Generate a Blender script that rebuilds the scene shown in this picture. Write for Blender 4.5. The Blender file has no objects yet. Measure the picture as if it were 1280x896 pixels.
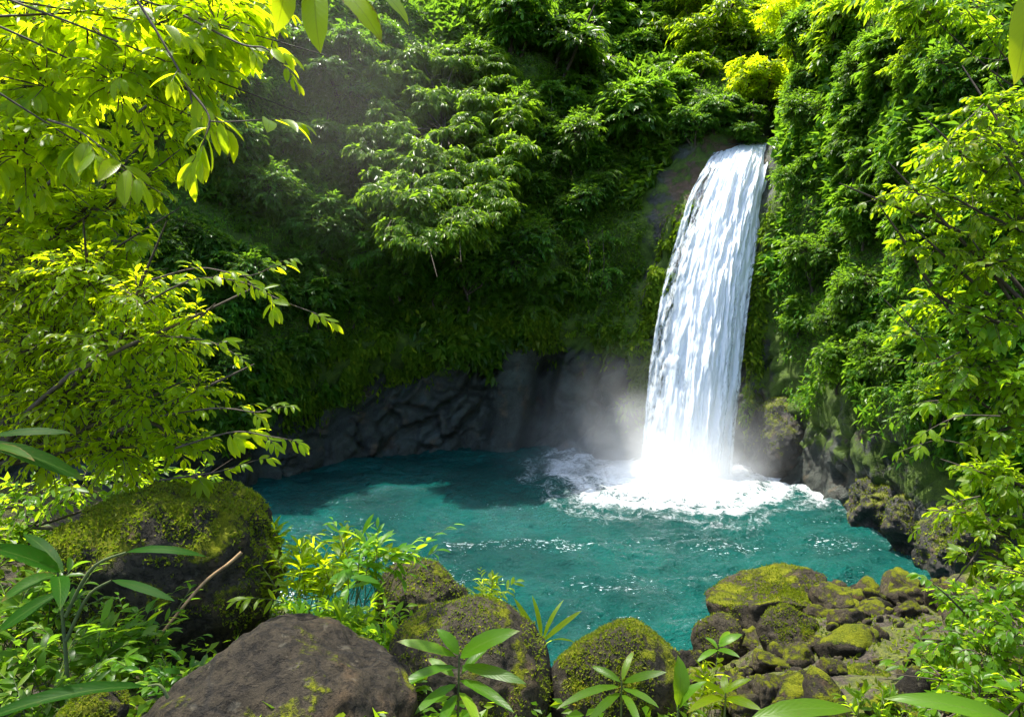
import bpy, bmesh, math, random
import numpy as np
from mathutils import Vector
from mathutils.bvhtree import BVHTree

random.seed(11)
rng = np.random.default_rng(11)
SC = bpy.context.scene
COL = SC.collection
R = math.radians

# ------------------------------------------------------------------ camera
CAM_H = 6.0
FPX = 1280 * 24 / 36.0
PITCH = math.atan((448 - 380) / FPX)
cam_d = bpy.data.cameras.new('camera')
cam_d.lens = 24
cam_d.sensor_width = 36
cam_d.clip_start = 0.05
cam_d.clip_end = 500
cam = bpy.data.objects.new('camera', cam_d)
COL.objects.link(cam)
cam.location = (0, 0, CAM_H)
cam.rotation_euler = (math.pi / 2 - PITCH, 0, 0)
SC.camera = cam
FWD = np.array([0, math.cos(PITCH), -math.sin(PITCH)])
UPV = np.array([0, math.sin(PITCH), math.cos(PITCH)])
RGT = np.array([1.0, 0, 0])
CPOS = np.array([0, 0, CAM_H])


def ray(px, py):
    return FWD + RGT * (px - 640) / FPX + UPV * (448 - py) / FPX


def P(px, py, d):
    """point of the place seen at a pixel of the photograph, d metres in front of the lens"""
    return CPOS + d * ray(px, py)


def nrmz(v):
    v = np.asarray(v, float)
    return v / np.maximum(np.linalg.norm(v, axis=-1, keepdims=True), 1e-9)


# ------------------------------------------------------------------ noise
def _hash(ix, iy, iz, seed):
    h = (ix.astype(np.int64) * 374761393 + iy.astype(np.int64) * 668265263 + iz.astype(np.int64) * 2147483647 + seed * 1274126177) & 0xFFFFFFFF
    h = ((h ^ (h >> 13)) * 1274126177) & 0xFFFFFFFF
    h = ((h ^ (h >> 16)) * 2246822519) & 0xFFFFFFFF
    return ((h ^ (h >> 15)) & 0xFFFFFF) / float(0xFFFFFF)


def vnoise(p, seed=0):
    p = np.asarray(p, float)
    i = np.floor(p).astype(np.int64)
    f = p - i
    f = f * f * f * (f * (f * 6 - 15) + 10)
    out = 0
    for dx in (0, 1):
        for dy in (0, 1):
            for dz in (0, 1):
                w = (f[..., 0] if dx else 1 - f[..., 0]) * (f[..., 1] if dy else 1 - f[..., 1]) * (f[..., 2] if dz else 1 - f[..., 2])
                out = out + w * _hash(i[..., 0] + dx, i[..., 1] + dy, i[..., 2] + dz, seed)
    return out * 2 - 1


def fbm(p, octv=4, seed=0, gain=0.5, lac=2.03):
    p = np.asarray(p, float)
    a, s, t = 1.0, 0.0, 0.0
    for o in range(octv):
        s = s + a * vnoise(p, seed + o * 17)
        t += a
        a *= gain
        p = p * lac + 3.7
    return s / t


def worley(p, seed=0):
    p = np.asarray(p, float)
    i = np.floor(p).astype(np.int64)
    f1 = np.full(p.shape[:-1], 9.0)
    f2 = np.full(p.shape[:-1], 9.0)
    cid = np.zeros(p.shape[:-1])
    for dx in (-1, 0, 1):
        for dy in (-1, 0, 1):
            for dz in (-1, 0, 1):
                c = i + np.array([dx, dy, dz])
                h = [_hash(c[..., 0], c[..., 1], c[..., 2], seed + k) for k in (1, 2, 3)]
                q = c + np.stack(h, -1)
                d = np.linalg.norm(p - q, axis=-1)
                n1 = d < f1
                f2 = np.where(n1, f1, np.minimum(f2, d))
                cid = np.where(n1, _hash(c[..., 0], c[..., 1], c[..., 2], seed + 9), cid)
                f1 = np.where(n1, d, f1)
    return f1, f2, cid


def sstep(a, b, x):
    t = np.clip((x - a) / (b - a), 0, 1)
    return t * t * (3 - 2 * t)


# ------------------------------------------------------------------ mesh + object helpers
def mk(name, V, F, mat, parent=None, smooth=True, uv=None, origin=None, attrs=None):
    V = np.asarray(V, np.float32)
    if origin is not None:
        V = V - np.asarray(origin, np.float32)
    Fs = F if isinstance(F, list) else [F]
    Fs = [np.asarray(f, np.int32) for f in Fs if len(f)]
    me = bpy.data.meshes.new(name)
    me.vertices.add(len(V))
    me.vertices.foreach_set('co', V.ravel())
    loops = np.concatenate([f.ravel() for f in Fs])
    tot = np.concatenate([np.full(len(f), f.shape[1], np.int32) for f in Fs])
    me.loops.add(len(loops))
    me.loops.foreach_set('vertex_index', loops)
    me.polygons.add(len(tot))
    me.polygons.foreach_set('loop_start', np.concatenate([[0], np.cumsum(tot)[:-1]]).astype(np.int32))
    me.polygons.foreach_set('loop_total', tot)
    me.polygons.foreach_set('use_smooth', np.full(len(tot), smooth, bool))
    if uv is not None:
        l = me.uv_layers.new(name='UVMap')
        l.data.foreach_set('uv', np.asarray(uv, np.float32)[loops].ravel())
    for k, a in (attrs or {}).items():
        at = me.attributes.new(k, 'FLOAT', 'POINT')
        at.data.foreach_set('value', np.asarray(a, np.float32).ravel())
    me.update(calc_edges=True)
    me.validate()
    if mat:
        me.materials.append(mat)
    o = bpy.data.objects.new(name, me)
    COL.objects.link(o)
    if parent is not None:
        o.parent = parent
    elif origin is not None:
        o.location = origin
    return o


def tag(o, label=None, cat=None, group=None, kind=None):
    if label: o['label'] = label
    if cat: o['category'] = cat
    if group: o['group'] = group
    if kind: o['kind'] = kind
    return o


def thing(name, label, cat, loc, group=None):
    o = bpy.data.objects.new(name, None)
    o.empty_display_size = 0.2
    COL.objects.link(o)
    o.location = tuple(float(c) for c in loc)
    return tag(o, label, cat, group)


def dup(root, loc, rotz=0.0, scale=1.0, label=None, group=None):
    r = root.copy()
    COL.objects.link(r)
    r.location = tuple(float(c) for c in loc)
    r.rotation_euler = (0, 0, rotz)
    r.scale = (scale,) * 3
    if label: r['label'] = label
    if group: r['group'] = group
    for ch in list(root.children):
        c = ch.copy()
        COL.objects.link(c)
        c.parent = r
    return r


def tube(pts, rad, sides=6):
    pts = np.asarray(pts, float)
    rad = np.broadcast_to(np.asarray(rad, float), (len(pts),))
    T = nrmz(np.gradient(pts, axis=0))
    ref = np.array([0.3, 0.2, 1.0]) if abs(T[0][2]) < 0.9 else np.array([1.0, 0.3, 0.1])
    A = nrmz(np.cross(T, ref))
    B = np.cross(T, A)
    th = np.linspace(0, 2 * np.pi, sides, endpoint=False)
    V = pts[:, None] + rad[:, None, None] * (A[:, None] * np.cos(th)[None, :, None] + B[:, None] * np.sin(th)[None, :, None])
    F = []
    n = len(pts)
    i, j = np.meshgrid(np.arange(n - 1), np.arange(sides), indexing='ij')
    j2 = (j + 1) % sides
    F = np.stack([i * sides + j, i * sides + j2, (i + 1) * sides + j2, (i + 1) * sides + j], -1).reshape(-1, 4)
    return V.reshape(-1, 3), F


def smooth_curve(pts, n=12):
    pts = np.asarray(pts, float)
    t = np.linspace(0, len(pts) - 1, n)
    return cr(pts, t)


def cr(arr, t):
    """Catmull-Rom along axis 0"""
    arr = np.asarray(arr, float)
    n = len(arr)
    i = np.clip(np.floor(t).astype(int), 0, n - 2)
    f = (t - i).reshape((-1,) + (1,) * (arr.ndim - 1))
    p0 = arr[np.maximum(i - 1, 0)]
    p1 = arr[i]
    p2 = arr[i + 1]
    p3 = arr[np.minimum(i + 2, n - 1)]
    return 0.5 * (2 * p1 + (p2 - p0) * f + (2 * p0 - 5 * p1 + 4 * p2 - p3) * f ** 2 + (3 * p1 - p0 - 3 * p2 + p3) * f ** 3)


class MB:
    """collects pieces of one mesh"""
    def __init__(self):
        self.V, self.F, self.U, self.n = [], [], [], 0

    def add(self, V, F, uv=None):
        if len(V) == 0:
            return
        self.V.append(np.asarray(V))
        self.F.append(np.asarray(F) + self.n)
        self.U.append(np.zeros((len(V), 2)) if uv is None else uv)
        self.n += len(V)

    def build(self, name, mat, parent=None, origin=None, smooth=True):
        ks = {}
        for f in self.F:
            ks.setdefault(f.shape[1], []).append(f)
        return mk(name, np.concatenate(self.V), [np.concatenate(v) for v in ks.values()], mat, parent, smooth, np.concatenate(self.U), origin)


# ------------------------------------------------------------------ leaves
def leaf_mesh(base, a, n, L, W, curv, fold, S=1, wave=0.0):
    """base,a,n: (m,3); returns V, F, uv.  S=1: folded diamond; S>1: bent blade with a midrib."""
    base, a, n = np.asarray(base, float), nrmz(a), np.asarray(n, float)
    m = len(base)
    L = np.broadcast_to(np.asarray(L, float), (m,))
    W = np.broadcast_to(np.asarray(W, float), (m,))
    curv = np.broadcast_to(np.asarray(curv, float), (m,))
    fold = np.broadcast_to(np.asarray(fold, float), (m,))
    n = n - a * np.sum(a * n, -1, keepdims=True)
    bad = np.linalg.norm(n, axis=-1) < 1e-3
    n[bad] = np.cross(a[bad], [0.31, 0.77, 0.2])
    n = nrmz(n)
    b = np.cross(n, a)
    if S == 1:
        t = np.array([0.0, 0.42, 1.0, 0.42])
        s = np.array([0.0, 0.5, 0.0, -0.5])
        V = base[:, None] + a[:, None] * (L[:, None] * t)[..., None] + b[:, None] * (W[:, None] * s)[..., None] \
            + n[:, None] * ((-curv * L)[:, None] * t ** 2 + (fold * W)[:, None] * np.abs(s))[..., None]
        k = np.arange(m)[:, None] * 4
        F = np.concatenate([k + [0, 1, 2], k + [0, 2, 3]])
        uv = np.tile(np.stack([s + 0.5, t], -1), (m, 1))
        return V.reshape(-1, 3), F, uv
    t1 = np.linspace(0, 1, S + 1)
    w1 = (t1 ** 0.75) * ((1 - t1) ** 0.8)
    w1 = w1 / w1.max() * 0.5
    w1[0] = 0.012
    t = np.repeat(t1, 3)
    s = np.stack([-w1, 0 * w1, w1], -1).ravel()
    us = np.tile([-0.5, 0, 0.5], S + 1)
    wv = wave * np.sin(t * 23.0) * np.abs(us) * 2
    V = base[:, None] + a[:, None] * (L[:, None] * (t - 0.15 * np.abs(curv)[:, None] * t ** 3))[..., None] + b[:, None] * (W[:, None] * s)[..., None] \
        + n[:, None] * ((-curv * L)[:, None] * t ** 2 + (fold * W)[:, None] * np.abs(s) + (W[:, None]) * wv)[..., None]
    nv = 3 * (S + 1)
    q = []
    for r in range(S):
        q += [[3 * r, 3 * r + 1, 3 * r + 4, 3 * r + 3], [3 * r + 1, 3 * r + 2, 3 * r + 5, 3 * r + 4]]
    F = (np.arange(m)[:, None, None] * nv + np.array(q)[None]).reshape(-1, 4)
    uv = np.tile(np.stack([us + 0.5, t], -1), (m, 1))
    return V.reshape(-1, 3), F, uv


def spray_leaves(S0, M0, E0, N, nleaf, L, W, g, t0=0.2, ang0=62, ang1=22, droop=0.25, S=1, curv=0.18, fold=0.3, jit=0.25):
    """sprays: quadratic curves S0-M0-E0 (k,3), plane normals N; leaves alternate along them"""
    S0, M0, E0, N = (np.asarray(x, float) for x in (S0, M0, E0, N))
    k = len(S0)
    t = np.linspace(t0, 1.0, nleaf)[None, :] + g.uniform(-0.03, 0.03, (k, nleaf))
    t = np.clip(t, 0, 1)[..., None]
    p = (1 - t) ** 2 * S0[:, None] + 2 * t * (1 - t) * M0[:, None] + t ** 2 * E0[:, None]
    T = nrmz(2 * (1 - t) * (M0 - S0)[:, None] + 2 * t * (E0 - M0)[:, None])
    Nn = nrmz(np.broadcast_to(N[:, None], T.shape) + g.normal(0, jit, T.shape))
    side = nrmz(np.cross(Nn, T))
    sg = np.where(np.arange(nleaf) % 2 == 0, 1.0, -1.0)[None, :] * np.where(g.random((k, 1)) < 0.5, 1, -1)
    ang = np.radians(ang0 + (ang1 - ang0) * t[..., 0] ** 1.5) + g.normal(0, 0.18, (k, nleaf))
    ang[:, -1] *= 0.2
    a = T * np.cos(ang)[..., None] + side * (np.sin(ang) * sg)[..., None]
    a[..., 2] -= droop * g.uniform(0.4, 1.4, (k, nleaf))
    LL = L * g.uniform(0.65, 1.15, (k, nleaf)) * g.uniform(0.62, 1.25, (k, 1)) * (1.0 - 0.25 * t[..., 0] ** 3)
    WW = LL * (W / L) * g.uniform(0.85, 1.15, (k, nleaf))
    f = lambda x: x.reshape(-1, x.shape[-1])
    m = k * nleaf
    return leaf_mesh(f(p), f(a), f(Nn), LL.ravel(), WW.ravel(), g.normal(curv, 0.1, m), g.normal(fold, 0.15, m), S)


def spray_twigs(S0, M0, E0, r0, r1, seg=4):
    S0, M0, E0 = (np.asarray(x, float) for x in (S0, M0, E0))
    k = len(S0)
    t = np.linspace(0, 0.97, seg + 1)[None, :, None]
    p = (1 - t) ** 2 * S0[:, None] + 2 * t * (1 - t) * M0[:, None] + t ** 2 * E0[:, None]
    T = nrmz(2 * (1 - t) * (M0 - S0)[:, None] + 2 * t * (E0 - M0)[:, None])
    A = nrmz(np.cross(T, np.array([0.37, 0.61, 0.7])))
    B = np.cross(T, A)
    r = (r0 + (r1 - r0) * t)
    V = np.stack([p + r * (A * math.cos(x) + B * math.sin(x)) for x in (0, 2.094, 4.189)], 2)  # k,seg+1,3,3
    q = []
    for i in range(seg):
        for j in range(3):
            j2 = (j + 1) % 3
            q.append([i * 3 + j, i * 3 + j2, (i + 1) * 3 + j2, (i + 1) * 3 + j])
    F = (np.arange(k)[:, None, None] * (3 * (seg + 1)) + np.array(q)[None]).reshape(-1, 4)
    return V.reshape(-1, 3), F


def crown_sprays(blobs, per, g, up=0.25, sag=0.12):
    """blobs (k,5): x,y,z,r,flatness -> spray curves"""
    out = [[], [], [], []]
    for (x, y, z, r, fl) in blobs:
        n = max(3, int(per * r ** 2)) if per > 0 else int(-per)
        d = nrmz(g.normal(0, 1, (n, 3)) + [0, 0, up])
        c = np.array([x, y, z])
        sc = np.array([1, 1, fl])
        s = c + d * sc * r * g.uniform(0.05, 0.5, (n, 1))
        e = c + d * sc * r * g.uniform(0.7, 1.12, (n, 1))
        e[:, 2] -= sag * r * g.uniform(0.3, 1.6, n)
        m = (s + e) / 2 + g.normal(0, 0.06 * r, (n, 3))
        m[:, 2] += sag * r * 0.9
        N = nrmz(np.array([0, 0, 1.0]) + 0.55 * d + g.normal(0, 0.2, (n, 3)))
        for q, v in zip(out, (s, m, e, N)):
            q.append(v)
    return [np.concatenate(q) for q in out]


def limbs(mb, root, blobs, r0, g, sides=6):
    """a trunk from root towards the blobs, forking into a limb for each"""
    blobs = np.asarray(blobs)
    c = blobs[:, :3].mean(0)
    root = np.asarray(root, float)
    fork = root + (c - root) * 0.45 + g.normal(0, 0.04, 3) * np.linalg.norm(c - root)
    pts = smooth_curve([root, root + (fork - root) * 0.5 + g.normal(0, 0.05, 3), fork], 8)
    mb.add(*tube(pts, np.linspace(r0, r0 * 0.7, 8), sides))
    for b in blobs:
        e = b[:3]
        mid = (fork + e) / 2 + g.normal(0, 0.1, 3) * np.linalg.norm(e - fork)
        pts = smooth_curve([fork, mid, e, e + (e - mid) * 0.5], 9)
        mb.add(*tube(pts, np.linspace(r0 * 0.6, r0 * 0.12, 9), 5))


# ------------------------------------------------------------------ materials
def nt(name):
    m = bpy.data.materials.new(name)
    m.use_nodes = True
    t = m.node_tree
    t.nodes.clear()
    return m, t


class N:
    """tiny node-tree helper"""
    def __init__(self, t):
        self.t = t

    def __call__(self, typ, ins=None, **kw):
        n = self.t.nodes.new(typ)
        for k, v in kw.items():
            setattr(n, k, v)
        for k, v in (ins or {}).items():
            s = n.inputs[k]
            if hasattr(v, 'is_output') or isinstance(v, bpy.types.NodeSocket):
                self.t.links.new(v, s)
            else:
                s.default_value = v
        return n

    def math(self, op, a, b=0.0, c=None, clamp=False):
        ins = {0: a, 1: b}
        if c is not None: ins[2] = c
        n = self('ShaderNodeMath', ins, operation=op)
        n.use_clamp = clamp
        return n.outputs[0]

    def mix(self, f, a, b, blend='MIX'):
        n = self('ShaderNodeMix', data_type='RGBA', blend_type=blend)
        for s, v in ((n.inputs[0], f), (n.inputs[6], a), (n.inputs[7], b)):
            if isinstance(v, bpy.types.NodeSocket): self.t.links.new(v, s)
            elif isinstance(v, (tuple, list)): s.default_value = tuple(v) + ((1,) if len(v) == 3 else ())
            else: s.default_value = v
        return n.outputs[2]

    def rng(self, v, a, b, c=0.0, d=1.0):
        n = self('ShaderNodeMapRange', {0: v, 1: a, 2: b, 3: c, 4: d}, interpolation_type='SMOOTHSTEP')
        return n.outputs[0]

    def noise(self, vec, scale, detail=4.0, rough=0.55, dist=0.0):
        n = self('ShaderNodeTexNoise', {'Vector': vec, 'Scale': scale, 'Detail': detail, 'Roughness': rough, 'Distortion': dist})
        return n.outputs[0]

    def ramp(self, f, stops):
        n = self('ShaderNodeValToRGB', {0: f})
        e = n.color_ramp.elements
        while len(e) < len(stops): e.new(0.5)
        for q, (p, c) in zip(e, stops):
            q.position = p
            q.color = tuple(c) + (1,)
        return n.outputs[0]

    def out(self, s=None, v=None):
        o = self('ShaderNodeOutputMaterial')
        if s is not None: self.t.links.new(s, o.inputs[0])
        if v is not None: self.t.links.new(v, o.inputs[1])


def leaf_mat(name, c0, c1, c2, trans, tf=0.45, rough=0.34, veins=False, spec=0.16):
    m, t = nt(name)
    n = N(t)
    geo = n('ShaderNodeNewGeometry')
    oi = n('ShaderNodeObjectInfo')
    rnd = geo.outputs['Random Per Island']
    col = n.ramp(rnd, [(0.0, c0), (0.55, c1), (0.93, c2), (1.0, tuple(min(1, x * y) for x, y in zip(c2, (1.9, 1.5, 1.3))))])
    big = n.noise(geo.outputs['Position'], 0.8, 2.0)
    k = n.math('MULTIPLY', n.rng(big, 0.3, 0.7, 0.75, 1.2), n.math('MULTIPLY_ADD', oi.outputs['Random'], 0.4, 0.8))
    hs = n('ShaderNodeHueSaturation', {'Hue': n.math('MULTIPLY_ADD', oi.outputs['Random'], 0.03, 0.485), 'Value': k, 'Color': col})
    col = hs.outputs[0]
    tcol = n.mix(n.math('MULTIPLY', rnd, 0.6), trans, tuple(x * y for x, y in zip(trans, (0.55, 0.72, 0.8))))
    bump = None
    if veins:
        uvn = n('ShaderNodeUVMap')
        sx = n('ShaderNodeSeparateXYZ', {0: uvn.outputs[0]})
        u = n.math('ABSOLUTE', n.math('SUBTRACT', sx.outputs[0], 0.5))
        rib = n.rng(u, 0.015, 0.04, 1.0, 0.0)
        ph = n.math('MULTIPLY', n.math('SUBTRACT', sx.outputs[1], n.math('MULTIPLY', u, 0.45)), 11.0)
        fr = n.math('ABSOLUTE', n.math('SUBTRACT', n.math('FRACT', ph), 0.5))
        sv = n.math('MULTIPLY', n.rng(fr, 0.02, 0.09, 1.0, 0.0), 0.25)
        vein = n.math('MAXIMUM', rib, sv)
        col = n.mix(n.math('MULTIPLY', vein, 0.35), col, (0.12, 0.20, 0.03))
        tcol = n.mix(n.math('MULTIPLY', vein, 0.55), tcol, tuple(x * 0.45 for x in trans))
        spots = n.noise(geo.outputs['Position'], 45.0, 3.0)
        col = n.mix(n.rng(spots, 0.62, 0.74, 0.0, 0.5), col, (0.09, 0.07, 0.02))
        tip = n.math('MULTIPLY', n.rng(sx.outputs[1], 0.86, 0.99), n.rng(rnd, 0.45, 0.8))
        tip = n.math('MAXIMUM', tip, n.math('MULTIPLY', n.rng(n.math('ADD', u, n.math('MULTIPLY', spots, 0.25)), 0.55, 0.62), n.rng(rnd, 0.6, 0.9)))
        col = n.mix(n.math('MULTIPLY', tip, 0.8), col, (0.16, 0.11, 0.03))
        tcol = n.mix(n.math('MULTIPLY', tip, 0.8), tcol, (0.30, 0.20, 0.04))
        hgt = n.math('ADD', n.math('MULTIPLY', fr, 1.2), n.math('MULTIPLY', u, 1.5))
        bump = n('ShaderNodeBump', {'Height': hgt, 'Strength': 0.22, 'Distance': 0.003}).outputs[0]
    ins = {'Base Color': col, 'Roughness': rough, 'Specular IOR Level': spec}
    if bump is not None: ins['Normal'] = bump
    p = n('ShaderNodeBsdfPrincipled', ins)
    tr = n('ShaderNodeBsdfTranslucent', {'Color': tcol})
    mx = n('ShaderNodeMixShader', {0: tf, 1: p.outputs[0], 2: tr.outputs[0]})
    n.out(mx.outputs[0])
    return m


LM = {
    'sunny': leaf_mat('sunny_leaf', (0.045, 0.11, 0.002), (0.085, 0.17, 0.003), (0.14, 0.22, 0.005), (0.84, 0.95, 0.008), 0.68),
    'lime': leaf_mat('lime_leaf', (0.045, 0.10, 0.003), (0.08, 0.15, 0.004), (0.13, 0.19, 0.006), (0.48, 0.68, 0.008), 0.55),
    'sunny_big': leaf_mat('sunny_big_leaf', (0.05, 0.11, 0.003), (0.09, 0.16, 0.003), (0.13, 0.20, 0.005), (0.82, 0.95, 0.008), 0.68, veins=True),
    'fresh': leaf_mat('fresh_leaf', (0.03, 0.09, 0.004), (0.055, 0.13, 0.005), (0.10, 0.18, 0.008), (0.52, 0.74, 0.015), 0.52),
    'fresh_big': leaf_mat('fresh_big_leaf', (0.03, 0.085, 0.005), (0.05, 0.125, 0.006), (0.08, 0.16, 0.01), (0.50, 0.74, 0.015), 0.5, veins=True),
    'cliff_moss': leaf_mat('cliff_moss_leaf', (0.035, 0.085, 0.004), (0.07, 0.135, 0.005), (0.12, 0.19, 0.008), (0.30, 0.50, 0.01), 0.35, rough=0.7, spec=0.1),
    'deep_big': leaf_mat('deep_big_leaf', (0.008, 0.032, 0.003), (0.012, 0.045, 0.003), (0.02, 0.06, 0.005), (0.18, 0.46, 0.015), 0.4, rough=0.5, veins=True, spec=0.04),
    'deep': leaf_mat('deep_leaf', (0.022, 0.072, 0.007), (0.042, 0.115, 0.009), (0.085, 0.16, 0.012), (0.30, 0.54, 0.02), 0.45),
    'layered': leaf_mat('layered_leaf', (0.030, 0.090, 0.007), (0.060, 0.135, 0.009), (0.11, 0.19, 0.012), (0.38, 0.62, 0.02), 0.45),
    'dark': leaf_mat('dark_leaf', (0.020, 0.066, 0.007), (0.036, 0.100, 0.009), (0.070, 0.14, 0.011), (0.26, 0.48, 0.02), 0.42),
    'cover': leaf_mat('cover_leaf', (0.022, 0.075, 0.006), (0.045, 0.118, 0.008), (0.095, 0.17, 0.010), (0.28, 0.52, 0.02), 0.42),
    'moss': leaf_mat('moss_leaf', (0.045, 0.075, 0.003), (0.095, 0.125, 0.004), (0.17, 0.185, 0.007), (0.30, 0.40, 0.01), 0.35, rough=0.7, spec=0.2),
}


def bark_mat(name, c0, c1):
    m, t = nt(name)
    n = N(t)
    geo = n('ShaderNodeNewGeometry')
    f = n.noise(geo.outputs['Position'], 14.0, 5.0)
    col = n.ramp(f, [(0.3, c0), (0.7, c1)])
    b = n('ShaderNodeBump', {'Height': f, 'Strength': 0.6, 'Distance': 0.01})
    p = n('ShaderNodeBsdfPrincipled', {'Base Color': col, 'Roughness': 0.85, 'Normal': b.outputs[0]})
    n.out(p.outputs[0])
    return m


BARK = bark_mat('bark', (0.02, 0.014, 0.008), (0.075, 0.055, 0.035))
STEM = bark_mat('green_stem', (0.03, 0.05, 0.010), (0.08, 0.10, 0.02))
DRY = bark_mat('dry_stem', (0.12, 0.07, 0.025), (0.30, 0.19, 0.08))


def rock_mat(name, c_dark, c_light, moss=0.5, moss_attr=False, wet=0.0, scale=1.0, mosscol=((0.030, 0.048, 0.002), (0.155, 0.165, 0.004)), vary=False):
    m, t = nt(name)
    n = N(t)
    geo = n('ShaderNodeNewGeometry')
    tc = n('ShaderNodeTexCoord')
    pos = geo.outputs['Position'] if moss_attr else tc.outputs['Object']
    big = n.noise(pos, 1.3 * scale, 4.0)
    mid = n.noise(pos, 4.2 * scale, 9.0, 0.68)
    fine = n.noise(pos, 52.0 * scale, 6.0, 0.75)
    vor = n('ShaderNodeTexVoronoi', {'Vector': n.mix(0.12, pos, n('ShaderNodeTexNoise', {'Vector': pos, 'Scale': 4.0}).outputs[1]), 'Scale': 2.4 * scale}, feature='DISTANCE_TO_EDGE')
    crack = n.rng(vor.outputs[0], 0.0, 0.035, 0.0, 1.0)
    crack = n.math('MAXIMUM', crack, n.rng(big, 0.45, 0.6, 0.0, 1.0))
    v = n.math('ADD', n.math('MULTIPLY', big, 0.45), n.math('ADD', n.math('MULTIPLY', mid, 0.4), n.math('MULTIPLY', fine, 0.25)))
    col = n.ramp(v, [(0.34, c_dark), (0.52, tuple((a + b) / 2 for a, b in zip(c_dark, c_light))), (0.70, c_light), (0.80, tuple(min(1, x * 1.5) for x in c_light))])
    if vary:
        col = n.mix(1.0, col, n.ramp(geo.outputs['Random Per Island'], [(0, (0.5, 0.5, 0.5)), (0.7, (1.1, 1.05, 0.95)), (1, (1.9, 1.8, 1.65))]), 'MULTIPLY')
    lich = n.noise(pos, 11.0 * scale, 3.0)
    col = n.mix(n.rng(lich, 0.62, 0.70, 0.0, 0.45), col, (0.11, 0.10, 0.07))
    rust = n.noise(pos, 2.1 * scale, 3.0)
    col = n.mix(n.rng(rust, 0.55, 0.72, 0.0, 0.5), col, (0.13, 0.075, 0.03))
    col = n.mix(n.math('MULTIPLY', n.math('SUBTRACT', 1.0, crack), 0.6), col, (0.012, 0.011, 0.009))
    pit = n.rng(n.noise(pos, 24.0 * scale, 6.0, 0.7, 0.3), 0.36, 0.52)
    col = n.mix(n.math('MULTIPLY', n.math('SUBTRACT', 1.0, pit), 0.65), col, tuple(0.5 * x for x in c_dark))
    hgt = n.math('ADD', n.math('ADD', n.math('MULTIPLY', mid, 0.7), n.math('MULTIPLY', pit, 0.12)), n.math('ADD', n.math('MULTIPLY', fine, 0.28), n.math('MULTIPLY', crack, 0.10)))
    # moss
    if moss_attr:
        col = n.mix(n.rng(n.noise(pos, 0.9, 5.0, 0.65), 0.50, 0.66, 0.0, 0.8), col, n.mix(mid, (0.016, 0.026, 0.022), (0.085, 0.115, 0.10)))
        col = n.mix(n.math('MULTIPLY', n('ShaderNodeAttribute', attribute_name='brown').outputs['Fac'], 0.8), col, n.mix(mid, (0.020, 0.011, 0.005), (0.15, 0.082, 0.036)))
    sz = n('ShaderNodeSeparateXYZ', {0: geo.outputs['Normal']})
    mn = n.math('ADD', n.math('MULTIPLY', n.noise(pos, 2.6 * scale, 7.0, 0.7), 0.8), n.math('MULTIPLY', n.noise(pos, 30.0 * scale, 4.0, 0.7), 0.2))
    mf = n.noise(pos, 55.0 * scale, 4.0, 0.7)
    if moss_attr:
        at = n('ShaderNodeAttribute', attribute_name='moss')
        base = n.math('ADD', at.outputs['Fac'], n.math('MULTIPLY', n.math('SUBTRACT', mn, 0.5), 2.4))
        mm = n.rng(base, 0.42, 0.62)
    else:
        base = n.math('ADD', n.math('MULTIPLY', sz.outputs[2], 0.38), n.math('ADD', n.math('MULTIPLY', n.math('SUBTRACT', mn, 0.5), 2.2), moss - 0.5))
        mm = n.rng(base, 0.30, 0.46)
    mcol = n.ramp(n.math('ADD', n.math('MULTIPLY', mf, 0.6), n.math('MULTIPLY', n.noise(pos, 5.0 * scale, 3.0), 0.4)), [(0.36, mosscol[0]), (0.64, mosscol[1])])
    col = n.mix(mm, col, mcol)
    hgt = n.math('ADD', hgt, n.math('MULTIPLY', mm, n.math('MULTIPLY_ADD', mf, 0.35, 0.12)))
    b = n('ShaderNodeBump', {'Height': hgt, 'Strength': 1.0, 'Distance': 0.065 / scale})
    rough = n.math('ADD', n.math('MULTIPLY', mm, 0.25), 0.82 - 0.45 * wet, clamp=True)
    p = n('ShaderNodeBsdfPrincipled', {'Base Color': col, 'Roughness': rough, 'Normal': b.outputs[0], 'Specular IOR Level': 0.18 + 0.35 * wet})
    n.out(p.outputs[0])
    return m


M_CLIFF = rock_mat('cliff_rock', (0.008, 0.010, 0.008), (0.060, 0.072, 0.055), moss_attr=True, wet=0.6, scale=0.7, mosscol=((0.014, 0.036, 0.004), (0.09, 0.15, 0.006)))
M_ROCK_MOSSY = rock_mat('mossy_boulder', (0.006, 0.005, 0.003), (0.050, 0.042, 0.026), moss=0.62)
M_ROCK_SOME = rock_mat('lightly_mossed_rock', (0.008, 0.0066, 0.004), (0.070, 0.058, 0.036), moss=0.50)
M_ROCK_BARE = rock_mat('bare_grey_rock', (0.0035, 0.0028, 0.0017), (0.046, 0.035, 0.019), moss=0.40, wet=0.12)
M_ROCK_WET = rock_mat('wet_dark_rock', (0.005, 0.005, 0.004), (0.026, 0.024, 0.018), moss=0.60, wet=0.8)
M_RUBBLE = rock_mat('rubble_rock', (0.006, 0.005, 0.0035), (0.056, 0.048, 0.032), moss=0.58, moss_attr=False, scale=1.4, vary=True)


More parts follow.
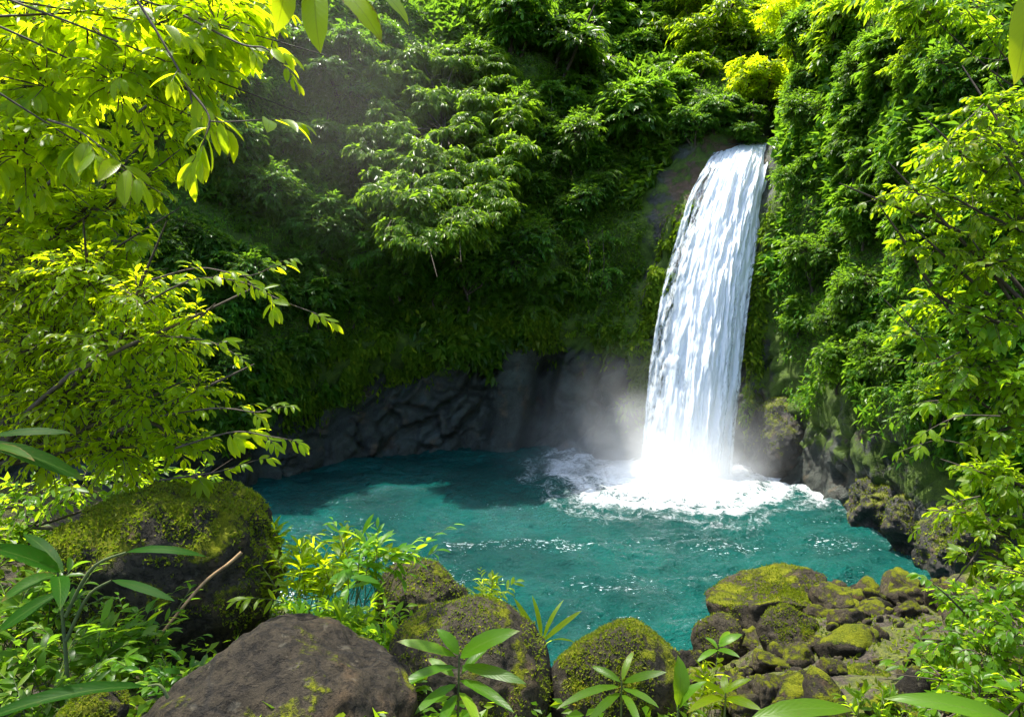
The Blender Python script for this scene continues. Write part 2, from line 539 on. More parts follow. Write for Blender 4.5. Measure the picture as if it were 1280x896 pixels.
def ground_mat():
    m, t = nt('forest_soil')
    n = N(t)
    geo = n('ShaderNodeNewGeometry')
    pos = geo.outputs['Position']
    a = n.noise(pos, 3.0, 6.0, 0.65)
    f = n.noise(pos, 26.0, 6.0, 0.7)
    col = n.ramp(f, [(0.35, (0.016, 0.012, 0.008)), (0.55, (0.05, 0.038, 0.024)), (0.72, (0.13, 0.10, 0.065))])
    col = n.mix(n.rng(a, 0.42, 0.55), col, n.ramp(f, [(0.36, (0.03, 0.045, 0.004)), (0.64, (0.12, 0.135, 0.008))]))
    v = n('ShaderNodeTexVoronoi', {'Vector': pos, 'Scale': 9.0})
    h = n.math('ADD', f, n.math('MULTIPLY', v.outputs[0], -0.8))
    b = n('ShaderNodeBump', {'Height': h, 'Strength': 1.0, 'Distance': 0.06})
    p = n('ShaderNodeBsdfPrincipled', {'Base Color': col, 'Roughness': 0.9, 'Normal': b.outputs[0]})
    n.out(p.outputs[0])
    return m


M_GROUND = ground_mat()

# ------------------------------------------------------------------ the fall line: left edge, right edge (x px, y px) and distance
FALL = np.array([
    # lx,  ly,   rx,  ry,  dist
    (900, 183, 971, 177, 28.9),
    (893, 187, 969, 180, 28.2),
    (878, 212, 966, 205, 27.2),
    (858, 250, 958, 245, 26.5),
    (842, 300, 950, 300, 25.8),
    (828, 350, 942, 350, 25.3),
    (818, 400, 936, 400, 24.9),
    (810, 450, 931, 450, 24.6),
    (805, 500, 926, 500, 24.35),
    (801, 550, 921, 550, 24.15),
    (797, 596, 917, 598, 24.0),
    (795, 612, 916, 614, 23.95),
])
FB = P(858, 600, 24.0)
FB[2] = 0.0

# ------------------------------------------------------------------ cliff
LEV = np.array([-2.0, 0, 2, 4.5, 7, 9.5, 12.3, 16, 21, 28])
STN = [
    (-16.0, 2.0, -1, 0, [0, 0, .3, .8, 1.4, 2.0, 2.6, 3.6, 5, 8]),
    (-15.0, 8.0, -1, 0, [0, 0, .3, .8, 1.4, 2.0, 2.6, 3.6, 5, 8]),
    (-12.5, 14.5, -.95, .3, [0, 0, .3, .8, 1.4, 2.0, 2.6, 3.6, 5, 8]),
    (-9.8, 20.3, -.8, .6, [0, 0, .2, .6, 1.2, 1.9, 2.6, 3.8, 6, 9]),
    (-7.5, 24.0, -.55, .83, [0, 0.1, .5, .5, .9, 1.6, 2.5, 4, 6.5, 10]),
    (-4.5, 26.8, -.2, 1, [0.2, 0.3, .9, .5, .5, 1.1, 2.2, 4, 7, 11]),
    (-1.0, 27.4, 0, 1, [0.2, 0.4, .9, .5, .4, 1.0, 2.2, 4, 7, 11]),
    (2.3, 27.3, .15, 1, [0.2, 0.3, .6, .5, .7, 1.4, 2.6, 5.4, 10, 16]),
    (4.4, 26.2, .8, .6, [0, 0.1, .3, .6, 1.3, 2.4, 4.6, 9.0, 16, 24]),
    (6.6, 25.4, .67, .74, [0, 0.0, .2, .5, 1.1, 2.2, 4.9, 14, 20, 28]),
    (8.6, 24.6, .70, .71, [0, 0.0, .3, .6, 1.0, 1.7, 2.7, 3.8, 6, 10]),
    (9.7, 22.0, .92, .39, [0, 0.0, .2, .2, .5, 1.0, 1.7, 2.8, 4.5, 8]),
    (9.7, 18.5, 1, .1, [0, 0.0, .2, .4, .7, 1.2, 1.8, 2.8, 4.5, 8]),
    (9.6, 15.3, 1, 0, [0, 0.0, .3, .7, 1.1, 1.5, 2.2, 3.2, 5, 9]),
    (11.0, 11.0, 1, -.1, [0, 0.0, .3, .7, 1.1, 1.5, 2.2, 3.2, 5, 9]),
    (12.0, 6.0, 1, -.1, [0, 0.0, .3, .7, 1.1, 1.5, 2.2, 3.2, 5, 9]),
    (12.0, 0.0, 1, -.1, [0, 0.0, .3, .7, 1.1, 1.5, 2.2, 3.2, 5, 9]),
]
NS, NT = 40, 26
ts = np.linspace(0, len(STN) - 1, NS * (len(STN) - 1) + 1)
tl = np.linspace(0, len(LEV) - 1, NT * (len(LEV) - 1) + 1)
bxy = cr(np.array([(s[0], s[1]) for s in STN]), ts)
bdr = nrmz(cr(np.array([(s[2], s[3]) for s in STN]), ts))
sb = cr(cr(np.array([s[4] for s in STN]), ts).T, tl).T              # (S,T)
zl = cr(LEV[:, None], tl)[:, 0]
CZ = np.broadcast_to(zl[None], sb.shape)
CP = np.stack([bxy[:, None, 0] + bdr[:, None, 0] * sb, bxy[:, None, 1] + bdr[:, None, 1] * sb, CZ], -1)
SS = np.broadcast_to(ts[:, None], sb.shape)
chan = np.exp(-((SS - 9.05) / 0.62) ** 2) * sstep(15.5, 12.0, CZ)       # behind the falling water
rockz = np.interp(ts, [0, 3, 3.6, 5, 6.5, 7.5, 8.1, 8.5, 9.0, 9.45, 9.9, 10.4, 11.5, 12.5, 14, 16], [1.5, 1.5, 2.0, 3.4, 4.4, 4.0, 5.0, 12.6, 13, 11.5, 5.0, 3.4, 3.1, 2.5, 1.5, 1.2])
rk = sstep(1.2, -0.6, CZ - rockz[:, None] - 1.6 * fbm(CP * 0.45, 3, 5))    # 1 on bare rock
low = fbm(CP * 0.22, 3, 21)
SH = CP + np.stack([-0.55 * CZ, 0 * CZ, 0 * CZ], -1)
f1, f2, cid = worley(SH * np.array([0.62, 0.62, 0.40]) + 0.35 * fbm(CP * 0.9, 2, 3)[..., None], 4)
g1, g2, cid2 = worley(SH * np.array([1.6, 1.6, 0.9]) + 0.3 * fbm(CP * 1.9, 2, 8)[..., None], 14)
blk = (cid - 0.5) * 1.35 * sstep(0.0, 0.22, f2 - f1) - 0.35 * sstep(0.12, 0.0, f2 - f1)
blk2 = (cid2 - 0.5) * 0.48 * sstep(0.0, 0.2, g2 - g1) - 0.10 * sstep(0.12, 0.0, g2 - g1)
fine = fbm(CP * 1.6, 4, 33)
disp = low * 0.9 * (1 - 0.7 * rk) + rk * (0.85 * blk + blk2) * np.where(SS > 10.2, 0.5, 1.0) + 0.22 * fine + (1 - rk) * 0.5 * fbm(CP * 0.7, 3, 77)
disp = disp * (1 - 0.85 * chan) - 0.25 * chan
# the dark slanting cleft in the back wall and the smooth pillar beside it
xc = CP[..., 0]
cz_ = CZ
cleft = np.exp(-((xc - (0.75 + 0.22 * cz_)) / 0.42) ** 4) * sstep(-0.5, 0.8, cz_) * sstep(4.4, 3.2, cz_) * (CP[..., 1] > 24)
pill = np.exp(-((xc - (-0.35 + 0.12 * cz_)) / 0.75) ** 4) * sstep(5.0, 3.5, cz_) * (CP[..., 1] > 24)
disp = disp * (1 - 0.8 * pill) + 0.35 * pill - 1.5 * cleft
# moss-covered ribs running down beside the fall
rib = (np.exp(-((SS - 8.28) / 0.07) ** 2) + 0.8 * np.exp(-((SS - 8.06) / 0.06) ** 2) + 0.7 * np.exp(-((SS - 9.95) / 0.06) ** 2)) * sstep(1.0, 3.0, CZ) * sstep(10.5, 8.0, CZ)
disp = disp + 0.45 * rib
# overhanging lip of moss above the rock
lip = np.exp(-((CZ - rockz[:, None] - 0.9 - 0.8 * fbm(CP * 0.6, 2, 91)) / 0.8) ** 2) * np.interp(ts, [3, 4, 7.5, 8], [0, 1, 1, 0])[:, None]
disp = disp + 0.55 * lip
CP = CP - np.stack([bdr[:, None, 0] * disp, bdr[:, None, 1] * disp, -0.12 * disp], -1)
el_ = cr(np.array([P(r[0], r[1], r[4] + 0.5) for r in FALL]), np.linspace(0, len(FALL) - 1, 60))
er_ = cr(np.array([P(r[2], r[3], r[4] + 0.4) for r in FALL]), np.linspace(0, len(FALL) - 1, 60))
dl_ = np.full(CZ.shape, 9.0)
dr_ = np.full(CZ.shape, 9.0)
for q in el_:
    dl_ = np.minimum(dl_, np.linalg.norm(CP - q, axis=-1))
for q in er_:
    dr_ = np.minimum(dr_, np.linalg.norm(CP - q, axis=-1))
nb = 0.5 * fbm(CP * 0.8, 3, 131)
strip = np.maximum(sstep(2.2, 1.3, dl_ + nb), 0.8 * sstep(1.2, 0.6, dr_ + nb)) * sstep(14.0, 12.8, CZ)
brown = sstep(1.5, 0.6, dl_ + 1.4 * nb) * sstep(3.5, 6, CZ)
moss = np.clip(-0.38 * strip + 0.15 + 0.75 * (1 - rk) + 0.22 * sstep(1.5, 4.0, CZ) * rk + 1.3 * rib + 0.8 * lip - 0.6 * chan - 0.5 * pill - 0.6 * cleft + (0.15 + 0.3 * sstep(0.4, 2, CZ)) * (SS > 10), 0, 1.2)
moss = moss * sstep(0.2, 1.6, CZ)
nS, nT = sb.shape
ii, jj = np.meshgrid(np.arange(nS - 1), np.arange(nT - 1), indexing='ij')
CF = np.stack([ii * nT + jj, (ii + 1) * nT + jj, (ii + 1) * nT + jj + 1, ii * nT + jj + 1], -1).reshape(-1, 4)
cliff = mk('cliff', CP.reshape(-1, 3), CF, M_CLIFF, attrs={'moss': moss, 'brown': brown})
tag(cliff, 'steep dark rock wall with green moss around the pool', 'cliff', kind='structure')
BV = BVHTree.FromPolygons([tuple(v) for v in CP.reshape(-1, 3)], [tuple(f) for f in CF])
gu = np.gradient(CP, axis=0)
gv = np.gradient(CP, axis=1)
CN = nrmz(np.cross(gu, gv))
inw = np.stack([-bdr[:, None, 0] + 0 * CZ, -bdr[:, None, 1] + 0 * CZ, 0.3 + 0 * CZ], -1)
CN = CN * np.sign(np.sum(CN * inw, -1, keepdims=True))


def hit(px, py):
    d = ray(px, py)
    l, nn, i, dist = BV.ray_cast(Vector(CPOS), Vector(d))
    if l is None:
        return None
    l = np.array(l)
    return l, np.dot(l - CPOS, FWD)


# ------------------------------------------------------------------ bank (ground)
GX = np.array([-16, -12, -6, -3, -1, 0.5, 2.4, 4, 6, 8, 10, 14])
GY = np.array([-5, 1, 3, 5, 7, 9, 12, 14.5, 18, 24])
GZ = np.array([
    [6.0, 5.8, 5.6, 5.2, 4.8, 4.4, 3.6, 3, 2.5, 2],
    [5.0, 4.9, 4.8, 4.6, 4.3, 4.0, 3.0, 2.0, 1.2, 0.5],
    [4.5, 4.4, 4.2, 3.9, 3.5, 2.8, 1.0, -0.6, -1.5, -2],
    [4.5, 4.4, 4.0, 3.4, 2.8, 1.6, -0.8, -1.6, -2, -2],
    [4.4, 4.3, 3.9, 3.2, 2.6, 0.8, -1.6, -2, -2, -2],
    [4.4, 4.3, 3.8, 3.0, 1.8, 0.0, -1.6, -2, -2, -2],
    [4.4, 4.2, 3.7, 3.0, 2.2, 1.0, -1.0, -2, -2, -2],
    [4.4, 4.2, 3.7, 3.1, 2.55, 1.85, 0.2, -1.2, -2, -2],
    [4.5, 4.3, 3.8, 3.3, 2.8, 2.2, 0.7, -0.9, -2, -2],
    [4.7, 4.5, 4.0, 3.6, 3.1, 2.6, 0.9, -1.0, -2, -2],
    [5.2, 5.0, 4.6, 4.2, 3.8, 3.0, 0.8, -0.8, -2, -2],
    [7.0, 6.5, 6.0, 5.6, 5.2, 4.2, 2.0, 0, -1, -2]])


def gz0(x, y):
    x, y = np.broadcast_arrays(np.asarray(x, float), np.asarray(y, float))
    ix = np.clip(np.searchsorted(GX, x) - 1, 0, len(GX) - 2)
    iy = np.clip(np.searchsorted(GY, y) - 1, 0, len(GY) - 2)
    fx = np.clip((x - GX[ix]) / (GX[ix + 1] - GX[ix]), 0, 1)
    fy = np.clip((y - GY[iy]) / (GY[iy + 1] - GY[iy]), 0, 1)
    fx = fx * fx * (3 - 2 * fx) * 0.5 + fx * 0.5
    return (GZ[ix, iy] * (1 - fx) + GZ[ix + 1, iy] * fx) * (1 - fy) + (GZ[ix, iy + 1] * (1 - fx) + GZ[ix + 1, iy + 1] * fx) * fy


def gz(x, y):
    x, y = np.broadcast_arrays(np.asarray(x, float), np.asarray(y, float))
    p = np.stack([x, y, 0 * x], -1)
    return gz0(x, y) + 0.28 * fbm(p * 0.8, 4, 51) + 0.08 * fbm(p * 4.0, 3, 52)


gx = np.linspace(-16, 14, 420)
gy = np.linspace(-5, 24, 400)
GXX, GYY = np.meshgrid(gx, gy, indexing='ij')
GV = np.stack([GXX, GYY, gz(GXX, GYY)], -1)
ii, jj = np.meshgrid(np.arange(len(gx) - 1), np.arange(len(gy) - 1), indexing='ij')
n_ = len(gy)
GF = np.stack([ii * n_ + jj, (ii + 1) * n_ + jj, (ii + 1) * n_ + jj + 1, ii * n_ + jj + 1], -1).reshape(-1, 4)
tag(mk('ground', GV.reshape(-1, 3), GF, M_GROUND), 'dark mossy soil bank sloping down to the pool', 'ground', kind='structure')

# ------------------------------------------------------------------ pool water
def water_mat():
    m, t = nt('pool_water')
    n = N(t)
    geo = n('ShaderNodeNewGeometry')
    pos = geo.outputs['Position']
    fo = n('ShaderNodeAttribute', attribute_name='foam_and_sparkle').outputs['Fac']
    sh = n('ShaderNodeAttribute', attribute_name='shallow').outputs['Fac']
    big = n.noise(pos, 0.35, 3.0)
    col = n.mix(n.rng(big, 0.35, 0.65), (0.0002, 0.033, 0.0285), (0.0004, 0.056, 0.047))
    col = n.mix(sh, col, (0.001, 0.078, 0.062))
    # foam and painted sun sparkle: lacy noise thresholded by the foam_and_sparkle attribute
    mp = n('ShaderNodeMapping', {'Vector': pos, 'Scale': (1.0, 1.0, 1.0)})
    w1 = n.noise(mp.outputs[0], 1.6, 9.0, 0.68, 1.2)
    w2 = n.noise(mp.outputs[0], 7.0, 6.0, 0.7, 0.6)
    lace = n.math('ADD', n.math('MULTIPLY', n.math('ABSOLUTE', n.math('SUBTRACT', w1, 0.5)), -2.4), n.math('MULTIPLY', w2, 0.75))
    lace = n.math('ADD', lace, 0.25)
    fm = n.math('MULTIPLY', n.rng(n.math('ADD', lace, fo), 0.80, 1.40), 0.92)
    col = n.mix(fm, col, (0.82, 0.87, 0.9))
    fz = n('ShaderNodeAttribute', attribute_name='painted_glint').outputs['Fac']  # sun glints painted into the water colour as small white flecks
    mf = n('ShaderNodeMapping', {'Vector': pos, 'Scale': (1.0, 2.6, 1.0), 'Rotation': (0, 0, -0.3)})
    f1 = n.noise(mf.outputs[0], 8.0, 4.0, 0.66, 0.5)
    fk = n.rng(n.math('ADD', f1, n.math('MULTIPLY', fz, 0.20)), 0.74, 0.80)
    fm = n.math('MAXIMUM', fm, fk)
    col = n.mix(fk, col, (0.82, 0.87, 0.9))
    mp2 = n('ShaderNodeMapping', {'Vector': pos, 'Scale': (1.0, 1.7, 1.0), 'Rotation': (0, 0, 0.35)})
    b1 = n.noise(mp2.outputs[0], 3.6, 5.0, 0.62)
    b2 = n.noise(mp2.outputs[0], 13.0, 4.0, 0.6)
    h = n.math('ADD', n.math('MULTIPLY', b1, 0.9), n.math('ADD', n.math('MULTIPLY', b2, 0.30), n.math('MULTIPLY', fm, 0.25)))
    b = n('ShaderNodeBump', {'Height': h, 'Strength': 1.0, 'Distance': 0.17})
    p = n('ShaderNodeBsdfPrincipled', {'Base Color': col, 'Roughness': n.math('MULTIPLY_ADD', fm, 0.6, 0.06), 'IOR': 1.33, 'Specular IOR Level': 0.5, 'Normal': b.outputs[0]})
    n.out(p.outputs[0])
    return m


wx = np.linspace(-13, 13, 460)
wy = np.linspace(7, 29, 420)
WX, WY = np.meshgrid(wx, wy, indexing='ij')
rr = np.hypot(WX - FB[0], (WY - FB[1]))
ph = np.arctan2(WY - FB[1], WX - FB[0])
wp = np.stack([WX, WY, 0 * WX], -1)
dist_n = fbm(wp * 0.5, 3, 61)
wz = 0.055 * np.sin(rr * 3.1 + 2.6 * dist_n) * np.exp(-rr / 9) + 0.20 * fbm(wp * np.array([0.8, 1.4, 1]), 4, 62) + 0.10 * fbm(wp * np.array([2.4, 3.6, 1]), 3, 63)
wz = wz + 0.12 * np.exp(-(rr / 2.2) ** 2) * (1 + fbm(wp * 2.2, 3, 64))
re = rr / (1.0 + 0.18 * np.cos(ph * 1.0 + 2.6) + 0.22 * dist_n)
foam_and_sparkle = 0.95 * np.exp(-(re / 2.9) ** 4) + 0.50 * np.exp(-((re - 3.7) / 0.55) ** 2) + 0.30 * np.exp(-((re - 5.0) / 0.55) ** 2) + 0.16 * np.exp(-(re / 5.6) ** 4)
# thin foam where water laps on the shore
shore = np.full(rr.shape, 9.0)
base = bxy[::4]
for q in base:
    shore = np.minimum(shore, np.hypot(WX - q[0], WY - q[1]))
foam_and_sparkle = foam_and_sparkle + 0.28 * np.exp(-(shore / 0.5) ** 2) * (WX > 5) + 0.20 * np.exp(-(shore / 0.35) ** 2) * (WX <= 5)
gd = gz(WX, WY)
foam_and_sparkle = foam_and_sparkle + 0.35 * np.exp(-((gd + 0.05) / 0.22) ** 2) * (WY < 17)
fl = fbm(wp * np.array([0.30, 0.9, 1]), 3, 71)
foam_and_sparkle = foam_and_sparkle + 0.22 * sstep(0.0, 0.5, fl) * sstep(20, 13, WY)  # white streaks painted for sun sparkle, mixed into the foam mask
painted_glint = np.clip(0.55 + 1.3 * fl, 0, 1) * sstep(24, 16, WY) * (0.5 + 0.5 * sstep(-0.4, 0.3, fbm(wp * 0.6, 2, 72)))  # where the painted sun glints lie on the pool
shallow = 0.45 * sstep(-1.9, -0.1, gd) + 0.28 * sstep(5, 10, WX) * sstep(22, 13, WY) + 0.35 * np.exp(-(re / 5.5) ** 2)
n_ = len(wy)
ii, jj = np.meshgrid(np.arange(len(wx) - 1), np.arange(len(wy) - 1), indexing='ij')
WF = np.stack([ii * n_ + jj, (ii + 1) * n_ + jj, (ii + 1) * n_ + jj + 1, ii * n_ + jj + 1], -1).reshape(-1, 4)
tag(mk('water', np.stack([WX, WY, wz], -1).reshape(-1, 3), WF, water_mat(), attrs={'foam_and_sparkle': foam_and_sparkle, 'shallow': np.clip(shallow, 0, 1), 'painted_glint': painted_glint}),
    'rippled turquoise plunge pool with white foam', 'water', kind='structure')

# ------------------------------------------------------------------ waterfall
def fall_mat(name, cov, su, sv, edge):
    m, t = nt(name)
    n = N(t)
    uvn = n('ShaderNodeUVMap')
    sx = n('ShaderNodeSeparateXYZ', {0: uvn.outputs[0]})
    u, v = sx.outputs[0], sx.outputs[1]
    wob = n.noise(uvn.outputs[0], 5.0, 3.0)
    uu = n.math('ADD', u, n.math('MULTIPLY', n.math('SUBTRACT', wob, 0.5), 0.06))
    c1 = n('ShaderNodeCombineXYZ', {0: n.math('MULTIPLY', uu, su), 1: n.math('MULTIPLY', v, sv), 2: 0.0}).outputs[0]
    c2 = n('ShaderNodeCombineXYZ', {0: n.math('MULTIPLY', uu, su * 3.3), 1: n.math('MULTIPLY', v, sv * 3.6), 2: 3.0}).outputs[0]
    c3 = n('ShaderNodeCombineXYZ', {0: n.math('MULTIPLY', uu, 4.0), 1: n.math('MULTIPLY', v, 3.6), 2: 7.0}).outputs[0]
    c4 = n('ShaderNodeCombineXYZ', {0: n.math('MULTIPLY', uu, 26.0), 1: n.math('MULTIPLY', v, 40.0), 2: 11.0}).outputs[0]
    a4 = n.noise(c4, 1.0, 5.0, 0.65, 0.8)
    a1 = n.noise(c1, 1.0, 5.0, 0.62, 0.4)
    a2 = n.noise(c2, 1.0, 6.0, 0.7, 0.7)
    a3 = n.noise(c3, 1.0, 3.0, 0.5)
    d = n.math('ADD', n.math('MULTIPLY', a1, 0.50), n.math('ADD', n.math('MULTIPLY', a2, 0.34), n.math('ADD', n.math('MULTIPLY', a3, 0.34), n.math('MULTIPLY', n.math('SUBTRACT', a4, 0.5), 0.36))))
    e = n.math('MULTIPLY', n.rng(u, 0.0, edge, -0.55, 0.0), 1.0)
    e2 = n.rng(u, 1.0 - edge * 0.6, 1.0, 0.0, -0.5)
    lp = n.rng(v, 0.0, 0.09, 0.45, 0.0)
    mid_ = n.math('MULTIPLY', n.rng(n.math('ABSOLUTE', n.math('SUBTRACT', u, 0.58)), 0.0, 0.45, 1.0, 0.0), 0.13)
    d = n.math('ADD', n.math('ADD', d, mid_), n.math('ADD', e, n.math('ADD', e2, lp)))
    al = n.rng(d, 0.62 - cov, 0.80 - cov)
    col = n.mix(n.rng(d, 0.45, 0.85), (0.62, 0.70, 0.75), (0.88, 0.90, 0.92))
    b = n('ShaderNodeBump', {'Height': n.math('ADD', n.math('MULTIPLY', a1, 1.0), n.math('MULTIPLY', a2, 0.5)), 'Strength': 0.5, 'Distance': 0.10})
    p = n('ShaderNodeBsdfPrincipled', {'Base Color': col, 'Specular IOR Level': 0.2, 'Roughness': 0.6, 'Normal': b.outputs[0]})
    tr = n('ShaderNodeBsdfTranslucent', {'Color': (0.85, 0.9, 0.93, 1)})
    mx = n('ShaderNodeMixShader', {0: 0.35, 1: p.outputs[0], 2: tr.outputs[0]})
    tp = n('ShaderNodeBsdfTransparent')
    fx = n('ShaderNodeMixShader', {0: al, 1: tp.outputs[0], 2: mx.outputs[0]})
    n.out(fx.outputs[0])
    return m


def fall_sheet(u0, u1, off, amp, seed, nu=110, nv=300):
    tv = np.linspace(0, len(FALL) - 1, nv)
    T = cr(FALL, tv)
    Lp = np.array([P(r[0], r[1], r[4] + 0.25) for r in T])
    Rp = np.array([P(r[2], r[3], r[4]) for r in T])
    u = np.linspace(u0, u1, nu)
    V = Lp[:, None] + (Rp - Lp)[:, None] * u[None, :, None]
    arc = np.concatenate([[0], np.cumsum(np.linalg.norm(np.diff(V[:, nu // 2], axis=0), axis=1))])
    du = nrmz(np.gradient(V, axis=1))
    dv = nrmz(np.gradient(V, axis=0))
    nn = nrmz(np.cross(du, dv))
    nn = nn * np.sign(np.sum(nn * np.array([-0.2, -1, 0.3]), -1, keepdims=True))
    q = np.stack([np.broadcast_to(u * 14, V.shape[:2]), np.broadcast_to(arc[:, None] * 0.45, V.shape[:2]), np.full(V.shape[:2], seed * 3.1)], -1)
    q2 = np.stack([np.broadcast_to(u * 26, V.shape[:2]), np.broadcast_to(arc[:, None] * 1.6, V.shape[:2]), np.full(V.shape[:2], seed * 5.3)], -1)
    bulge = 0.35 * np.sin(np.pi * np.clip(np.linspace(0, 1, nu), 0, 1))[None]
    D = off + bulge + amp * fbm(q, 3, seed) + amp * 0.5 * fbm(q2, 3, seed + 5)
    D = D * sstep(0.02, 0.24, arc / arc[-1])[:, None] + 0.04 * off
    V = V + nn * D[..., None]
    vv = arc / arc[-1]
    uv = np.stack([np.broadcast_to(np.linspace(0, 1, nu), V.shape[:2]), np.broadcast_to(vv[:, None], V.shape[:2])], -1)
    i, j = np.meshgrid(np.arange(nv - 1), np.arange(nu - 1), indexing='ij')
    F = np.stack([i * nu + j, i * nu + j + 1, (i + 1) * nu + j + 1, (i + 1) * nu + j], -1).reshape(-1, 4)
    return V.reshape(-1, 3), F, uv.reshape(-1, 2)


FR = P(930, 178, 28.2)
wf = thing('waterfall', 'tall white waterfall pouring over the cliff into the turquoise pool', 'waterfall', FR)
for nm, a, mt in (('back_sheet', (-0.02, 1.0, 0.02, 0.22, 3), fall_mat('fall_back', 0.17, 6, 5.0, 0.06)),
                  ('main_sheet', (0.10, 0.99, 0.16, 0.20, 5), fall_mat('fall_main', 0.235, 7, 2.4, 0.18)),
                  ('front_strand', (0.28, 0.90, 0.34, 0.24, 9), fall_mat('fall_front', 0.16, 6, 2.0, 0.3))):
    V, F, uv = fall_sheet(*a)
    mk(nm, V, F, mt, wf, True, uv, FR)

# stream feeding the fall
sv = [P(896, 181, 28.3), P(968, 176, 28.3)]
st0, st1 = np.array(sv[0]), np.array(sv[1])
bk = np.array([3.2, 6.5, 0.15])
sg = np.linspace(0, 1, 20)
SVt = np.array([[st0 + (st1 - st0) * a + bk * b + [0, 0, 0.02 * vnoise(np.array([[a * 5, b * 6, 0.0]]), 3)[0]] for a in sg] for b in sg])
i, j = np.meshgrid(np.arange(19), np.arange(19), indexing='ij')
SF = np.stack([i * 20 + j, i * 20 + j + 1, (i + 1) * 20 + j + 1, (i + 1) * 20 + j], -1).reshape(-1, 4)
# its surface reuses the pool's look, with foam
strm = mk('stream_water', SVt.reshape(-1, 3), SF, bpy.data.materials['pool_water'], attrs={'foam_and_sparkle': np.full(400, 0.45), 'shallow': np.full(400, 0.4)})
tag(strm, 'white stream running to the lip of the waterfall', 'stream', kind='structure')

# ------------------------------------------------------------------ spray
def mist_mat(dens, lump=1.0):
    m, t = nt('spray_mist')
    n = N(t)
    tc = n('ShaderNodeTexCoord')
    o = tc.outputs['Object']
    ln = n('ShaderNodeVectorMath', {0: o}, operation='LENGTH').outputs['Value']
    fall = n.rng(ln, 0.0, 1.0, 1.0, 0.0)
    fall = n.math('POWER', fall, 2.2)
    ns = n.rng(n.noise(o, 2.6, 4.0, 0.6), 0.30, 0.75, 1.0 - 0.75 * lump, 1.0 + 0.3 * lump)
    d = n.math('MULTIPLY', n.math('MULTIPLY', fall, ns), dens)
    v = n('ShaderNodeVolumePrincipled', {'Color': (0.96, 0.985, 1.0, 1) if lump > 0 else (1.0, 0.98, 0.86, 1), 'Density': d, 'Anisotropy': 0.2})
    n.out(None, v.outputs[0])
    return m


def ellipsoid(name, c, r, mat, label):
    bm = bmesh.new()
    bmesh.ops.create_icosphere(bm, subdivisions=3, radius=1.0)
    me = bpy.data.meshes.new(name)
    bm.to_mesh(me)
    bm.free()
    me.materials.append(mat)
    o = bpy.data.objects.new(name, me)
    COL.objects.link(o)
    o.location = c
    o.scale = r
    return tag(o, label, 'mist', kind='stuff')


ellipsoid('sunlit_mist', tuple(P(425, 110, 17)), (5.5, 6.0, 6.5), mist_mat(0.009, 0.0), 'thin sunlit mist drifting in front of the dark slope')
ellipsoid('spray_mist', (FB[0] - 0.1, FB[1] - 0.3, 0.1), (4.2, 2.7, 2.5), mist_mat(2.0, 1.35), 'dense white spray boiling at the foot of the waterfall')
ellipsoid('spray_mist', (FB[0] - 1.2, FB[1] + 0.2, 0.6), (7.5, 3.4, 5.0), mist_mat(0.6, 1.3), 'thin pale veil of spray drifting along the wet rock beside the waterfall')

# ------------------------------------------------------------------ rocks
def ico(sub):
    bm = bmesh.new()
    bmesh.ops.create_icosphere(bm, subdivisions=sub, radius=1.0)
    V = np.array([v.co[:] for v in bm.verts])
    F = np.array([[v.index for v in f.verts] for f in bm.faces])
    bm.free()
    return nrmz(V), F


ICO = {k: ico(k) for k in (3, 4, 5, 6)}


def rock_geo(seed, dims, sub=5, cuts=9, sharp=10.0, rough=0.06, cutr=(0.72, 0.98), flat_top=None, planes=()):
    g = np.random.default_rng(seed)
    D, F = ICO[sub]
    r = np.ones(len(D)) ** -sharp
    acc = r.copy()
    pn = nrmz(g.normal(0, 1, (cuts, 3)))
    pc = g.uniform(*cutr, cuts)
    for a, c in zip(pn, pc):
        dt = np.maximum(D @ a, 1e-3) / c
        acc += dt ** sharp
    for q in planes:
        acc += (np.maximum(D @ nrmz(np.array(q[:3], float)), 1e-3) / q[3]) ** (sharp * 2.2)
    if flat_top is not None:
        a = nrmz(np.array(flat_top[:3], float))
        acc += (np.maximum(D @ a, 1e-3) / flat_top[3]) ** (sharp * 1.6)
    r = acc ** (-1.0 / sharp)
    V = D * r[:, None] * np.asarray(dims)[None] * 0.5
    s = np.mean(dims)
    q = V / s + seed * 1.37
    a, b, c = worley(q * 3.2, seed)
    V = V + D * (s * (rough * 1.6 * fbm(q * 2.0, 4, seed) + rough * 0.5 * (c - 0.5) * sstep(0, .2, b - a) + rough * 0.5 * fbm(q * 9, 4, seed + 3, 0.6)))[:, None]
    return V, F


def vnormals(V, F):
    fn = np.cross(V[F[:, 1]] - V[F[:, 0]], V[F[:, 2]] - V[F[:, 0]])
    out = np.zeros_like(V)
    for k in range(3):
        np.add.at(out, F[:, k], fn)
    return nrmz(out)


def rotz(V, a):
    c, s = math.cos(a), math.sin(a)
    return V @ np.array([[c, s, 0], [-s, c, 0], [0, 0, 1]])


